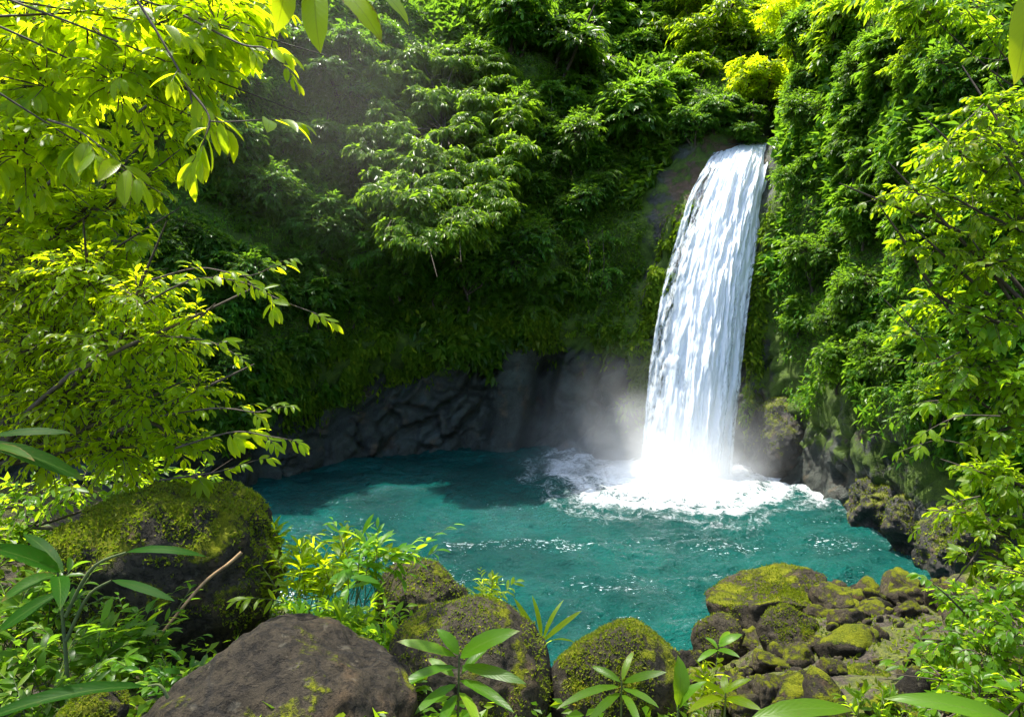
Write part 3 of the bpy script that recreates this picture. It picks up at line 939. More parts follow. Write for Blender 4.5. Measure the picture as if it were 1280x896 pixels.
def moss_tufts(V, F, seed, n, L, thr=0.05, nz=0.25, parent=None, origin=None, mat='moss'):
    g = np.random.default_rng(seed)
    fi = g.integers(0, len(F), n * 4)
    w = g.dirichlet((1, 1, 1), n * 4)
    p = np.einsum('nk,nkc->nc', w, V[F[fi]])
    NN = vnormals(V, F)
    nn = nrmz(np.einsum('nk,nkc->nc', w, NN[F[fi]]))
    ok = (0.55 * fbm(p * 2.2, 4, seed + 40) + 0.35 * fbm(p * 7, 3, seed + 41) + 0.35 * (nn[:, 2] - nz)) > thr
    p, nn = p[ok][:n], nn[ok][:n]
    if len(p) < 5:
        return None
    a = nrmz(nn + g.normal(0, 0.7, p.shape) + [0, 0, 0.1])
    LL = L * g.uniform(0.5, 1.5, len(p))
    Vv, Ff, uv = leaf_mesh(p - nn * L * 0.2, a, nn + g.normal(0, 0.6, p.shape), LL, LL * 0.55, 0.3, 0.2, 1)
    return mk('moss', Vv, Ff, LM[mat], parent, False, uv, origin)


def boulder(name, label, c, dims, mat, seed, sub=6, rot=0.0, tilt=0.0, moss=0, mL=0.022, group=None, cat='boulder', mthr=0.05, **kw):
    V, F = rock_geo(seed, dims, sub, **kw)
    if tilt:
        cs, sn = math.cos(tilt), math.sin(tilt)
        V = V @ np.array([[cs, 0, sn], [0, 1, 0], [-sn, 0, cs]])
    V = rotz(V, rot)
    o = mk(name, V, F, mat)
    o.location = tuple(float(x) for x in c)
    tag(o, label, cat, group)
    if moss:
        moss_tufts(V, F, seed, moss, mL, parent=o, thr=mthr)
    return o


boulder('boulder', 'large dark dome-shaped boulder with bright moss stripes at the left', P(205, 735, 6.0), (2.05, 1.9, 2.0), M_ROCK_MOSSY, 23, rot=0.4, moss=20000, mL=0.03, rough=0.085, cuts=8, cutr=(0.8, 1.0), mthr=0.02)
boulder('boulder', 'big bare grey-brown boulder in front of the large mossy boulder', P(345, 908, 3.45), (1.58, 1.3, 0.94), M_ROCK_BARE, 31, rot=0.2, tilt=0.12, cuts=9, cutr=(0.76, 1.0), rough=0.065, sharp=16)
boulder('boulder', 'brown craggy boulder by the water half hidden behind leafy herbs', P(528, 772, 6.2), (0.98, 0.9, 1.0), M_ROCK_SOME, 37, moss=2500, cuts=12, rough=0.075)
boulder('boulder', 'rounded grey boulder with mossy top behind the broad-leaved herb', P(585, 862, 4.5), (1.15, 1.05, 1.12), M_ROCK_SOME, 43, rot=0.5, moss=5000, mL=0.018, cuts=7, cutr=(0.84, 1.0), rough=0.045, mthr=0.12)
boulder('boulder', 'dome-shaped boulder covered in yellow-green moss at the pool edge', P(768, 872, 4.6), (0.93, 0.9, 1.05), M_ROCK_MOSSY, 47, rot=1.0, moss=9000, mL=0.018, cuts=8, cutr=(0.84, 1.0), rough=0.045)
boulder('boulder', 'long wedge-shaped boulder with moss ridge jutting into the pool', P(984, 757, 9.3), (2.2, 1.5, 1.25), M_ROCK_SOME, 53, rot=-0.05, sharp=18, moss=7000, mthr=0.10, mL=0.03, cuts=5, cutr=(0.85, 1.0), rough=0.05, planes=((-0.42, 0.1, 1, 0.52), (0.35, -0.25, 1, 0.55), (0.1, -1, 0.12, 0.74), (1, 0.1, 0.05, 0.72)))
boulder('rock', 'small dark rounded rock left of the stony bank', P(897, 800, 8.0), (0.62, 0.6, 0.62), M_ROCK_SOME, 59, sub=5, moss=900, cat='rock')
boulder('rock', 'grey cone-shaped rock with moss on its left flank', P(988, 795, 7.6), (0.78, 0.8, 0.78), M_ROCK_SOME, 61, sub=5, moss=3000, cat='rock', rough=0.08)
boulder('rock', 'slanted slab with orange-green moss and dark shadowed front face', P(1106, 806, 7.4), (0.95, 0.8, 0.55), M_ROCK_MOSSY, 67, sub=5, rot=0.3, tilt=-0.35, moss=3000, cat='rock', flat_top=(0, 0, 1, 0.6))
boulder('rock', 'brown mossy slab near the big arching leaf', P(1062, 866, 5.9), (0.88, 0.75, 0.5), M_ROCK_MOSSY, 71, sub=5, rot=-0.3, tilt=0.15, moss=3000, mL=0.018, cat='rock', flat_top=(0, 0, 1, 0.62))
boulder('rock', 'pale grey round stone left of the brown mossy slab', P(995, 850, 6.2), (0.28, 0.26, 0.22), M_ROCK_BARE, 73, sub=4, cat='rock')
boulder('rock', 'small mossy stone under the long blade leaf', P(112, 890, 3.3), (0.36, 0.35, 0.26), M_ROCK_MOSSY, 79, sub=5, moss=1800, mL=0.014, cat='rock')
boulder('boulder', 'smooth wet boulder bulging out right beside the foot of the waterfall', P(975, 552, 24.2), (2.4, 2.2, 3.2), M_ROCK_WET, 83, cuts=8, rough=0.07, moss=2500, mL=0.06, mthr=0.1)
boulder('boulder', 'grey wet boulder at the waterline where the pool laps the wall', P(1108, 636, 18.6), (2.0, 2.2, 2.6), M_ROCK_WET, 89, cuts=13, sharp=22, cutr=(0.55, 0.92), rough=0.12, moss=3000, mL=0.05)
boulder('boulder', 'low grey boulder under the vegetated wall beyond the stony bank', P(1165, 668, 16.6), (2.0, 2.2, 2.4), M_ROCK_WET, 97, cuts=13, sharp=22, cutr=(0.55, 0.92), rough=0.12, moss=3000, mL=0.05)
boulder('boulder', 'dark boulder in the shaded corner behind the green bush', P(1205, 680, 14.8), (1.8, 2.2, 2.2), M_ROCK_WET, 101, cuts=13, sharp=22, cutr=(0.55, 0.92), rough=0.12, moss=3000, mL=0.05)

# stones of the bank: a few prototypes, copied
protos = []
for k in range(5):
    V, F = rock_geo(200 + k, (1.0, 0.85, 0.7), 4, cuts=13, sharp=22, rough=0.13, cutr=(0.5, 0.9))
    protos.append((V, F))
stone_me = [mk('stone', V, F, M_RUBBLE) for V, F in protos]
g = np.random.default_rng(5)
spots = [(935, 812), (918, 850), (965, 838), (1020, 770), (1045, 752), (1075, 745), (1100, 738), (1130, 740), (1150, 752), (1060, 780),
         (1030, 812), (1000, 830), (1040, 838), (950, 872), (985, 885), (1130, 770), (1150, 800), (905, 880), (1090, 770), (1055, 800), (975, 862), (930, 892), (1140, 850), (1010, 860), (1120, 745), (1040, 762)]


def ground_hit(px, py):
    d = ray(px, py)
    for s in np.arange(2.0, 24, 0.04):
        q = CPOS + d * s
        if q[2] < gz(q[0], q[1]):
            return q, s
    return None, None


for k, (px, py) in enumerate(spots):
    q, s = ground_hit(px, py)
    if q is None:
        continue
    o = stone_me[k] if k < 5 else stone_me[k % 5].copy()
    if k >= 5:
        COL.objects.link(o)
    sz = g.uniform(26, 70) * s / FPX
    o.scale = (sz * g.uniform(0.8, 1.2), sz * g.uniform(0.8, 1.2), sz * g.uniform(0.7, 1.1))
    o.rotation_euler = (g.uniform(-.4, .4), g.uniform(-.4, .4), g.uniform(0, 6.28))
    o.location = tuple(q + [0, 0, 0.12 * sz])
    tag(o, 'fist to head sized grey-brown stone with moss patches on the stony bank', 'stone', 'loose stones on the stony bank')
# rubble: small stones beyond counting
mb = MB()
nn_ = 1300
xs = g.uniform(1.6, 8.6, nn_)
ys = g.uniform(3.5, 13.5, nn_)
for x, y in zip(xs, ys):
    z = float(gz(x, y))
    if z < -0.1:
        continue
    V, F = rock_geo(int(300 + (x * 1000) % 40), (1, .8, .6), 3, cuts=7, rough=0.06) if False else protos[int(x * 977) % 5]
    s = min(0.55, 0.085 * math.exp(0.8 * g.normal()) * (0.7 + 0.06 * y))
    a = g.uniform(0, 6.28)
    # small stones use a coarser copy
    Vs, Fs = SMALL[int(x * 977) % 5] if 'SMALL' in globals() else (None, None)
    if Vs is None:
        SMALL = [rock_geo(400 + q, (1.0, 0.8, 0.7), 3, cuts=12, sharp=24, rough=0.12, cutr=(0.5, 0.9)) for q in range(5)]
        Vs, Fs = SMALL[0]
    Vs = Vs @ np.linalg.qr(g.normal(0, 1, (3, 3)))[0]
    mb.add(rotz(Vs, a) * s * g.uniform(0.7, 1.3, 3) + [x, y, z + 0.1 * s], Fs)
tag(mb.build('rubble', M_RUBBLE), 'small loose stones filling the gaps on the stony bank', 'rubble', kind='stuff')

# moss on the bank
n_ = 60000
x = g.uniform(-5.0, 8.8, n_)
y = g.uniform(2.6, 13.5, n_)
p = np.stack([x, y, gz(x, y)], -1)
ok = (0.6 * fbm(p * 1.5, 4, 141) + 0.4 * fbm(p * 5.0, 3, 142) > 0.04) & (p[:, 2] > 0.15)
p = p[ok]
a = nrmz(np.array([0, 0, 1.0]) + g.normal(0, 0.7, p.shape))
LL = g.uniform(0.025, 0.06, len(p))
V, F, uv = leaf_mesh(p, a, g.normal(0, 1, p.shape), LL, LL * 0.55, 0.3, 0.2, 1)
tag(mk('moss', V, F, LM['moss'], None, False, uv), 'yellow-green moss cushions between the stones of the bank', 'moss', kind='stuff')

# ------------------------------------------------------------------ cover of leaves on the cliff (stuff)
def cover(name, s0, s1, n, label, seed, L0=0.17, mat='cover'):
    g = np.random.default_rng(seed)
    i = g.uniform(s0 * NS, min(s1 * NS, nS - 1.01), n * 4)
    j = g.uniform(0, nT - 1.01, n * 4)
    i0, j0 = i.astype(int), j.astype(int)
    fi, fj = (i - i0)[:, None], (j - j0)[:, None]
    B = lambda A: (A[i0, j0] * (1 - fi) + A[i0 + 1, j0] * fi) * (1 - fj) + (A[i0, j0 + 1] * (1 - fi) + A[i0 + 1, j0 + 1] * fi) * fj
    p = B(CP)
    nn = nrmz(B(CN))
    area = np.linalg.norm(np.cross(gu, gv), axis=-1)[i0, j0]
    am = np.quantile(area, 0.9)
    cl = fbm(p * 0.55, 3, seed + 1)
    bare = rk[i0, j0] + 0.4 * lip[i0, j0] + 1.0 * strip[i0, j0] + 0.8 * rib[i0, j0] + 1.3 * chan[i0, j0] + 0.8 * pill[i0, j0]
    keep = (g.random(len(p)) < np.clip(area / am, 0, 1)) & (bare + 0.55 * fbm(p * 1.1, 3, seed + 2) < 0.42) & (p[:, 2] > 0.5)
    p, nn, cl = p[keep][:n], nn[keep][:n], cl[keep][:n]
    h = np.clip(0.22 + 1.3 * cl + 0.5 * fbm(p * 1.7, 2, seed + 9), 0.05, 1.0)
    u = g.random(len(p)) ** 0.6
    p = p + nn * (h * u)[:, None] + g.normal(0, 0.05, p.shape)
    p[:, 2] -= 0.25 * h * u
    a = nrmz(nn * 0.5 + np.array([0, 0, -0.45]) + g.normal(0, 0.65, p.shape))
    nr = nrmz(nn * 0.6 + np.array([0, 0, 0.75]) + g.normal(0, 0.35, p.shape))
    typ = fbm(p * 0.35, 2, seed + 6)
    LL = L0 * g.uniform(0.6, 1.35, len(p)) * np.where(typ > 0.15, 1.45, np.where(typ < -0.12, 0.6, 1.0))
    V, F, uv = leaf_mesh(p, a, nr, LL, LL * np.where(typ > 0.12, 0.5, 0.42), g.normal(0.2, 0.15, len(p)), g.normal(0.3, 0.2, len(p)), 1)
    o = mk(name, V, F, LM[mat], None, False, uv)
    return tag(o, label, 'undergrowth', kind='stuff')


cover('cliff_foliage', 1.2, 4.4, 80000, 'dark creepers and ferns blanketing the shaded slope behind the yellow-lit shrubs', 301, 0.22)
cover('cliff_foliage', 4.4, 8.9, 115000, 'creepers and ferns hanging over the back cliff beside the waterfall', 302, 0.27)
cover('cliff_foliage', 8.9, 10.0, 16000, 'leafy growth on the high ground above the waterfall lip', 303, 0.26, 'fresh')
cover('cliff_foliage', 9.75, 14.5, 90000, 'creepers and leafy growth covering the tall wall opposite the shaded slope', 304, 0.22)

# hanging moss on the lip over the bare rock and on the ribs beside the fall
g = np.random.default_rng(331)
n_ = 1600000
i0 = g.integers(int(3.3 * NS), int(10.2 * NS), n_)
j0 = g.integers(0, nT - 1, n_)
wgt = np.clip(lip * 0.9 + rib * 1.2, 0, 1) * (CZ > 0.8)
dens = np.clip(np.linalg.norm(np.cross(gu, gv), axis=-1) / 0.03, 0, 1)
ok = (g.random(n_) < wgt[i0, j0] * dens[i0, j0]) & (fbm(CP[i0, j0] * 1.3, 3, 333) > -0.15)
i0, j0 = i0[ok][:110000], j0[ok][:110000]
p = CP[i0, j0] + g.normal(0, 0.05, (len(i0), 3))
nn = CN[i0, j0]
p = p + nn * g.uniform(0, 0.12, (len(p), 1))
a = nrmz(nn * 0.5 + np.array([0, 0, -0.8]) + g.normal(0, 0.35, p.shape))
LL = g.uniform(0.08, 0.32, len(p))
V, F, uv = leaf_mesh(p, a, nn + g.normal(0, 0.4, p.shape), LL, LL * 0.45, 0.2, 0.2, 1)
tag(mk('moss', V, F, LM['cliff_moss'], None, False, uv), 'bright green moss hanging over the bare rock of the back wall', 'moss', kind='stuff')

# ------------------------------------------------------------------ shrub and tree prototypes (radius about 1.2 m)
def proto(name, cat, blobs, per, nleaf, L, W, mat, seed, trunk, r0, S=1, up=0.25, sag=0.12, **kw):
    g = np.random.default_rng(seed)
    blobs = np.asarray(blobs, float)
    t = thing(name, 'x', cat, (0, 0, 0))
    s, m, e, Nn = crown_sprays(blobs, per, g, up, sag)
    V, F, uv = spray_leaves(s, m, e, Nn, nleaf, L, W, g, S=S, **kw)
    mk('crown' if name == 'tree' else 'foliage', V, F, LM[mat], t, S > 1, uv)
    mb = MB()
    limbs(mb, trunk, blobs, r0, g)
    mb.add(*spray_twigs(s, m, e, 0.010, 0.003))
    mb.build('trunk' if name == 'tree' else 'stem', BARK, t)
    return t


def rblobs(seed, n, R_, fl, hz=1.0):
    g = np.random.default_rng(seed)
    out = []
    for k in range(n):
        d = nrmz(g.normal(0, 1, 3)) * R_ * g.uniform(0.25, 0.75)
        out.append((d[0], d[1], d[2] * hz, R_ * g.uniform(0.38, 0.62), fl))
    return out


PR = {}
for mat in ('deep', 'dark', 'fresh', 'sunny', 'lime'):
    for v in range(2):
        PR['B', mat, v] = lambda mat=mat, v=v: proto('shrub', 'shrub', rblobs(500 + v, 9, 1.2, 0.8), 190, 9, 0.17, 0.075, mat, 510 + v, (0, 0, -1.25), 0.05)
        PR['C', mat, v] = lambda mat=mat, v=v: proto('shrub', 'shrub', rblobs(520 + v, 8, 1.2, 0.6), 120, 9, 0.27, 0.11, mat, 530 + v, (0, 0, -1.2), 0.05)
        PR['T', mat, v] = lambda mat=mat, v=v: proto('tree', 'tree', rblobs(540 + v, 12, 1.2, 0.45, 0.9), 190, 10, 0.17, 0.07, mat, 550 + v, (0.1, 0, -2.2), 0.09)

def fern(mat, v):
    g = np.random.default_rng(600 + v)
    t = thing('fern', 'x', 'fern', (0, 0, 0))
    k = 17
    az = np.linspace(0, 2 * np.pi, k, endpoint=False) + g.normal(0, 0.2, k)
    ln = g.uniform(0.85, 1.35, k)
    o = np.stack([np.cos(az), np.sin(az), 0 * az], -1)
    b = o * 0.03
    m = o * (ln * 0.45)[:, None] + np.stack([0 * az, 0 * az, g.uniform(0.45, 0.8, k)], -1)
    e = o * ln[:, None] + np.stack([0 * az, 0 * az, g.uniform(-0.5, 0.15, k)], -1)
    Nn = nrmz(np.array([0, 0, 1.0]) + 0.5 * o)
    V, F, uv = spray_leaves(b, m, e, Nn, 40, 0.26, 0.055, g, t0=0.12, ang0=82, ang1=35, droop=0.15, jit=0.06, curv=0.15, fold=0.1)
    mk('foliage', V, F, LM[mat], t, False, uv)
    V, F = spray_twigs(b, m, e, 0.012, 0.004, 6)
    mk('stem', V, F, STEM, t)
    return t


for mat in ('deep', 'dark', 'fresh'):
    for v in range(2):
        PR['F', mat, v] = lambda mat=mat, v=v: fern(mat, v)
made = {}


def place(kind, mat, v, px, py, rpx, label, group=None, d=None, push=0.35, name=None):
    if d is None:
        h = hit(px, py)
        if h is None:
            return
        d = h[1]
        r = rpx * d / FPX
        d = d - push * r
    r = rpx * d / FPX
    q = P(px, py, d)
    key = (kind, mat, v)
    a = random.uniform(0, 6.28)
    sc = r / 1.25
    if key not in made:
        made[key] = PR[key]()
        o = made[key]
        o.location = tuple(q)
        o.rotation_euler = (0, 0, a)
        o.scale = (sc,) * 3
    else:
        o = dup(made[key], q, a, sc)
    tag(o, label, {'T': 'tree', 'F': 'fern'}.get(kind, 'shrub'), group)
    return o


GB = 'shrubs on the shaded back cliff'
GR = 'shrubs clinging to the lit wall'
GL = 'shrubs on the dark slope'
GT = 'trees above the waterfall'
TAB = [
    # back cliff
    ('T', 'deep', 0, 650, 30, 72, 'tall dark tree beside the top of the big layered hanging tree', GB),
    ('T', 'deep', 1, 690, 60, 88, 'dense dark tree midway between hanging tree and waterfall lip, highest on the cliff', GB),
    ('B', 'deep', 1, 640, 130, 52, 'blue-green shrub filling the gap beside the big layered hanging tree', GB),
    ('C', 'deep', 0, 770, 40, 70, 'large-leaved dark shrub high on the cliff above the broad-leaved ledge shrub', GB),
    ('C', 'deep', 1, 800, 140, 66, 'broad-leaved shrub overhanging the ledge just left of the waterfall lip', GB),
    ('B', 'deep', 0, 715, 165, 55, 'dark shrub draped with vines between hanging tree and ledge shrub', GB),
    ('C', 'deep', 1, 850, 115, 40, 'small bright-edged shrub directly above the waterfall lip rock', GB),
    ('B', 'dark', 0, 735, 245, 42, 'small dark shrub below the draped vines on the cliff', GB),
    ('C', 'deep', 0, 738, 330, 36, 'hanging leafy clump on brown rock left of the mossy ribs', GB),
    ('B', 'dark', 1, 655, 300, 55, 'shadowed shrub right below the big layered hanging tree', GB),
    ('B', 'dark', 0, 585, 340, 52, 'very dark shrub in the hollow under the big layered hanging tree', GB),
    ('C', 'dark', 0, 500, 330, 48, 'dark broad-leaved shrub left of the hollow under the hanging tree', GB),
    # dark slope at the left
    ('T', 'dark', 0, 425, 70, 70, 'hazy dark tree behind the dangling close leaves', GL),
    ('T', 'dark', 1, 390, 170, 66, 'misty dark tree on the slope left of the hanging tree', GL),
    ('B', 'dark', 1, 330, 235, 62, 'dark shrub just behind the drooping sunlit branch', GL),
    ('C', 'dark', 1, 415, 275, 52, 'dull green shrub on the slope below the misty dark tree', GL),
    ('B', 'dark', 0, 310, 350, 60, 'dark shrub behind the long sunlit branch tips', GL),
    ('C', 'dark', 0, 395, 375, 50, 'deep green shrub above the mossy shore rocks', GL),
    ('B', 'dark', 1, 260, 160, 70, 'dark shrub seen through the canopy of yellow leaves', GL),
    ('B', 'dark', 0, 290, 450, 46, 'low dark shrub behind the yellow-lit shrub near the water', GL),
    # lit wall right of the fall
    ('C', 'fresh', 0, 1040, 40, 66, 'bright sunlit shrub high on the wall right of the bare leaning trunk', GR),
    ('C', 'deep', 1, 1110, 75, 58, 'green shrub below the topmost trees of the lit wall', GR),
    ('T', 'fresh', 0, 1165, 25, 72, 'sunlit tree at the very top of the lit wall', GR),
    ('B', 'deep', 1, 1015, 130, 42, 'dense green shrub hanging beside the waterfall lip', GR),
    ('C', 'deep', 1, 1075, 165, 52, 'shaded large-leaved shrub in the middle of the lit wall', GR),
    ('B', 'deep', 0, 1010, 215, 40, 'olive shrub on the wall next to the top of the fall', GR),
    ('B', 'deep', 0, 1015, 320, 56, 'rounded green shrub bulging out beside the middle of the fall', GR),
    ('C', 'deep', 0, 1080, 265, 50, 'dark large-leaved shrub above the rounded green shrub', GR),
    ('B', 'deep', 1, 1075, 360, 54, 'deep green shrub right of the rounded green shrub', GR),
    ('C', 'deep', 1, 1000, 390, 36, 'small bright clump under the rounded green shrub', GR),
    ('B', 'deep', 0, 1110, 440, 46, 'dark shrub low on the wall above the moss tongue', GR),
    ('C', 'deep', 0, 1150, 290, 54, 'green shrub half behind the yellow-lit shrub on the wall', GR),
    ('B', 'deep', 1, 1165, 490, 46, 'shaded shrub at the foot of the wall behind the sunlit hanging sprays', GR),
    ('B', 'deep', 0, 1210, 90, 60, 'dark shrub on the wall above the large yellow-lit shrub', GR),
]
for row in TAB:
    place(*row)
# clumps that fill in between them
gf = np.random.default_rng(17)
def fill(n, x0, x1, y0, y1, kinds, r0, r1, label, group):
    k = 0
    while k < n:
        px, py = gf.uniform(x0, x1), gf.uniform(y0, y1)
        h = hit(px, py)
        k += 1
        if h is None: continue
        i0 = int(np.argmin(np.hypot(bxy[:, 0] - h[0][0], bxy[:, 1] - h[0][1])))
        if h[0][2] < rockz[i0] + 0.6 or (765 < px < 985 and py > 130): continue
        kd = kinds[int(gf.integers(len(kinds)))]
        place(kd[0], kd[1], int(gf.integers(2)), px, py, gf.uniform(r0, r1), label, group, push=0.2)
fill(60, 440, 850, 0, 390, [('B', 'deep'), ('C', 'deep'), ('C', 'dark')], 26, 46, 'leafy clump among the creepers of the shaded back cliff', 'leafy clumps on the back cliff')
fill(45, 170, 470, 40, 470, [('B', 'dark'), ('C', 'dark'), ('C', 'deep')], 30, 52, 'dark leafy clump among the creepers of the shaded slope', 'leafy clumps on the dark slope')
fill(55, 965, 1270, 0, 520, [('C', 'dark'), ('C', 'deep'), ('B', 'deep'), ('B', 'dark')], 24, 46, 'green leafy clump among the creepers of the lit wall', 'leafy clumps on the lit wall')
fill(26, 440, 830, 20, 420, [('F', 'deep')], 26, 44, 'arching fern growing out of the shaded back cliff', 'ferns on the back cliff')
fill(14, 180, 450, 150, 480, [('F', 'dark'), ('F', 'deep')], 26, 44, 'arching fern on the shaded slope', 'ferns on the dark slope')
fill(22, 975, 1200, 60, 560, [('F', 'dark'), ('F', 'deep')], 24, 42, 'arching fern on the lit wall', 'ferns on the lit wall')
# sunlit forest beyond the lip
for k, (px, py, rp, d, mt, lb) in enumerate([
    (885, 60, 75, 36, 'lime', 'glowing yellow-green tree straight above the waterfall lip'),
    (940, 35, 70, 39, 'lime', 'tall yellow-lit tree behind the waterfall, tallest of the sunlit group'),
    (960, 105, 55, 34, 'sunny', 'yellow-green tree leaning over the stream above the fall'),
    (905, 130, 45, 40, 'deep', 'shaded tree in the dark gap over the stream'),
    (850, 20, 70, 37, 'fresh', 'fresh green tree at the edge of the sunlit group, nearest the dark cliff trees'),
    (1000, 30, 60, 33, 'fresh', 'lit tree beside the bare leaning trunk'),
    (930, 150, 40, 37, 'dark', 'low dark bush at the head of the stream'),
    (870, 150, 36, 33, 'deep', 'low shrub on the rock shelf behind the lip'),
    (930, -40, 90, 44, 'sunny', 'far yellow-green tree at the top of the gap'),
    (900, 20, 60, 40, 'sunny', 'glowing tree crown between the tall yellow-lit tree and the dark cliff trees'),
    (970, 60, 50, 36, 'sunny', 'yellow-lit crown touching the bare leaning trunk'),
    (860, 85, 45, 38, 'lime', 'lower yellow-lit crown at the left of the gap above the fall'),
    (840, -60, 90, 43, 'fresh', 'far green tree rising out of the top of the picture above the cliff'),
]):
    h = hit(px, max(py, 4))
    dd = min(d, h[1] - 0.4 - 0.2 * k % 1.0) if h is not None else d
    place('T', mt, k % 2, px, py, rp, lb, GT, d=dd)

# hanging vines
for px, y0, y1, lb in ((688, 110, 215, 'longest hanging vine below the draped shrub on the back cliff'), (702, 120, 190, 'thin hanging vine beside the longest vine'),
                       (672, 150, 205, 'short hanging vine between the hanging tree and the longest vine'), (752, 285, 372, 'leafy hanging vine over the brown rock left of the mossy ribs'),
                       (735, 300, 352, 'short leafy vine left of the vine over the brown rock')):
    h = hit(px, y0)
    if h is None: continue
    d = h[1] - 1.0
    c = smooth_curve([P(px, y0, d), P(px + 3, (y0 + y1) / 2, d - 0.2), P(px - 2, y1, d - 0.1)], 12)
    vt = thing('vine', lb, 'vine', c[0], 'vines hanging on the back cliff')
    V, F = tube(c, np.linspace(0.022, 0.010, 12), 5)
    mk('stem', V, F, BARK, vt, True, None, c[0])
    k = int((y1 - y0) * 0.9)
    gv_ = np.random.default_rng(px)
    b_ = c[gv_.integers(0, 12, k)] + gv_.normal(0, 0.10, (k, 3))
    V, F, uv = leaf_mesh(b_, gv_.normal(0, 1, (k, 3)) + [0, -0.3, -0.8], gv_.normal(0, 0.4, (k, 3)) + [0, -0.7, 0.6], 0.2, 0.09, 0.2, 0.3, 1)
    mk('foliage', V, F, LM['layered'], vt, False, uv, c[0])

# the big layered tree hanging from the back cliff
def hanging_tree():
    g = np.random.default_rng(71)
    h = hit(570, 200)
    d0 = h[1]
    root = P(590, 160, d0)
    t = thing('tree', 'big layered tree hanging out of the back cliff over the dark hollow', 'tree', root)
    bl = []
    for k in range(170):
        f = k / 169.0
        py = 62 + 240 * f
        half = 48 + 58 * math.sin(math.pi * min(1, f * 0.85 + 0.1))
        px = 552 + g.uniform(-1, 1) * half
        hh = hit(px, py)
        d = min(hh[1] if hh else d0, d0 + 2.0) - 0.7 - g.uniform(0.0, 1.0) - 3.4 * f
        c = P(px, py, d)
        bl.append((*c, g.uniform(0.5, 0.9), 0.38))
    bl = np.array(bl)
    s, m, e, Nn = crown_sprays(bl, -30, g, 0.1, 0.22)
    V, F, uv = spray_leaves(s, m, e, Nn, 11, 0.30, 0.11, g, droop=0.35)
    mk('crown', V, F, LM['layered'], t, False, uv, root)
    mb = MB()
    limbs(mb, root, bl[::12], 0.06, g)
    mb.add(*spray_twigs(s, m, e, 0.012, 0.004))
    mb.build('trunk', BARK, t, root)


hanging_tree()

# ------------------------------------------------------------------ near plants built in place
def plant_px(name, label, cat, root, blobs_px, per, nleaf, L, W, mat, seed, r0=0.04, fl=0.8, S=1, sprays=(), twig=0.006, group=None, trunk_part='stem', crown_part='foliage', **kw):
    """blobs_px: (px,py,r_px,d).  sprays: lists of (px,py,d) control points of single twigs"""
    g = np.random.default_rng(seed)
    root = np.asarray(root, float)
    t = thing(name, label, cat, root, group)
    bl = np.array([(*P(a, b, d), r * d / FPX, fl) for (a, b, r, d) in blobs_px])
    lv, tw = MB(), MB()
    if len(bl):
        s, m, e, Nn = crown_sprays(bl, per, g)
        lv.add(*spray_leaves(s, m, e, Nn, nleaf, L, W, g, S=S, **kw))
        tw.add(*spray_twigs(s, m, e, twig, twig * 0.35))
        limbs(tw, root, bl, r0, g)
    for sp in sprays:
        pts, nl, ll, ww = sp[:4]
        c = np.array([P(*q) for q in pts])
        cs = smooth_curve(c, 14)
        tw.add(*tube(cs, np.linspace(twig * 1.6, twig * 0.5, 14), 5))
        # side twigs with leaves along it
        p = smooth_curve(c, 60)
        nt_ = max(3, nl // 3)
        tt = np.clip(np.linspace(0.10, 0.97, nt_) + g.normal(0, 0.03, nt_), 0, 1)
        idx = (tt * 59).astype(int)
        T = nrmz(np.gradient(p, axis=0))[idx]
        up = nrmz(np.array([0.0, -0.35, 1.0]) + g.normal(0, 0.3, (nt_, 3)))
        sd = nrmz(np.cross(up, T)) * np.where(np.arange(nt_) % 2 == 0, 1, -1)[:, None]
        dr = nrmz(T * g.uniform(0.7, 1.2, (nt_, 1)) + sd * g.uniform(0.2, 0.9, (nt_, 1)) + up * g.uniform(-0.2, 0.35, (nt_, 1)))
        dr[-1] = T[-1]
        e2 = p[idx] + dr * (ll * g.uniform(0.7, 1.5, (nt_, 1)))
        e2[:, 2] -= 0.15 * ll
        m2 = (p[idx] + e2) / 2 + up * ll * 0.1
        lv.add(*spray_leaves(p[idx], m2, e2, up, 6, ll * 0.95, ww, g, t0=0.25, ang0=60, ang1=15, droop=0.4, S=max(S, 5), curv=0.25, fold=0.3))
        tw.add(*spray_twigs(p[idx], m2, e2, twig * 0.5, twig * 0.2))
    lv.build(crown_part, LM[mat], t, root, True)
    tw.build(trunk_part, BARK, t, root)
    return t


# overhanging big-leaved tree, upper left
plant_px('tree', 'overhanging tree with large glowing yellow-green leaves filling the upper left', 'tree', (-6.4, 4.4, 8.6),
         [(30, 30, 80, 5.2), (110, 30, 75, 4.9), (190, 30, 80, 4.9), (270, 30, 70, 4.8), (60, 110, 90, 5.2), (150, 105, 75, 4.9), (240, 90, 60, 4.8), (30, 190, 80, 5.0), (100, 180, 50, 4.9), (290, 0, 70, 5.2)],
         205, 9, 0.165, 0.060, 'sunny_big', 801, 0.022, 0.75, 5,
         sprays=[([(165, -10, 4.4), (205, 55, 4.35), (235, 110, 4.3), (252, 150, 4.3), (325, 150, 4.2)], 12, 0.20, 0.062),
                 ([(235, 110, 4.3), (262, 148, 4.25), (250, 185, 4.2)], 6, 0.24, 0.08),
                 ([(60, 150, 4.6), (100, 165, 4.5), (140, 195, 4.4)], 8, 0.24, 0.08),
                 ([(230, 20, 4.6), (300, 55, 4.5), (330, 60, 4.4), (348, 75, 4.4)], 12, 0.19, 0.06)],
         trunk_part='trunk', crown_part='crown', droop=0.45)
ov_ = next(o for o in COL.objects if o.get('label', '').startswith('overhanging tree with large'))
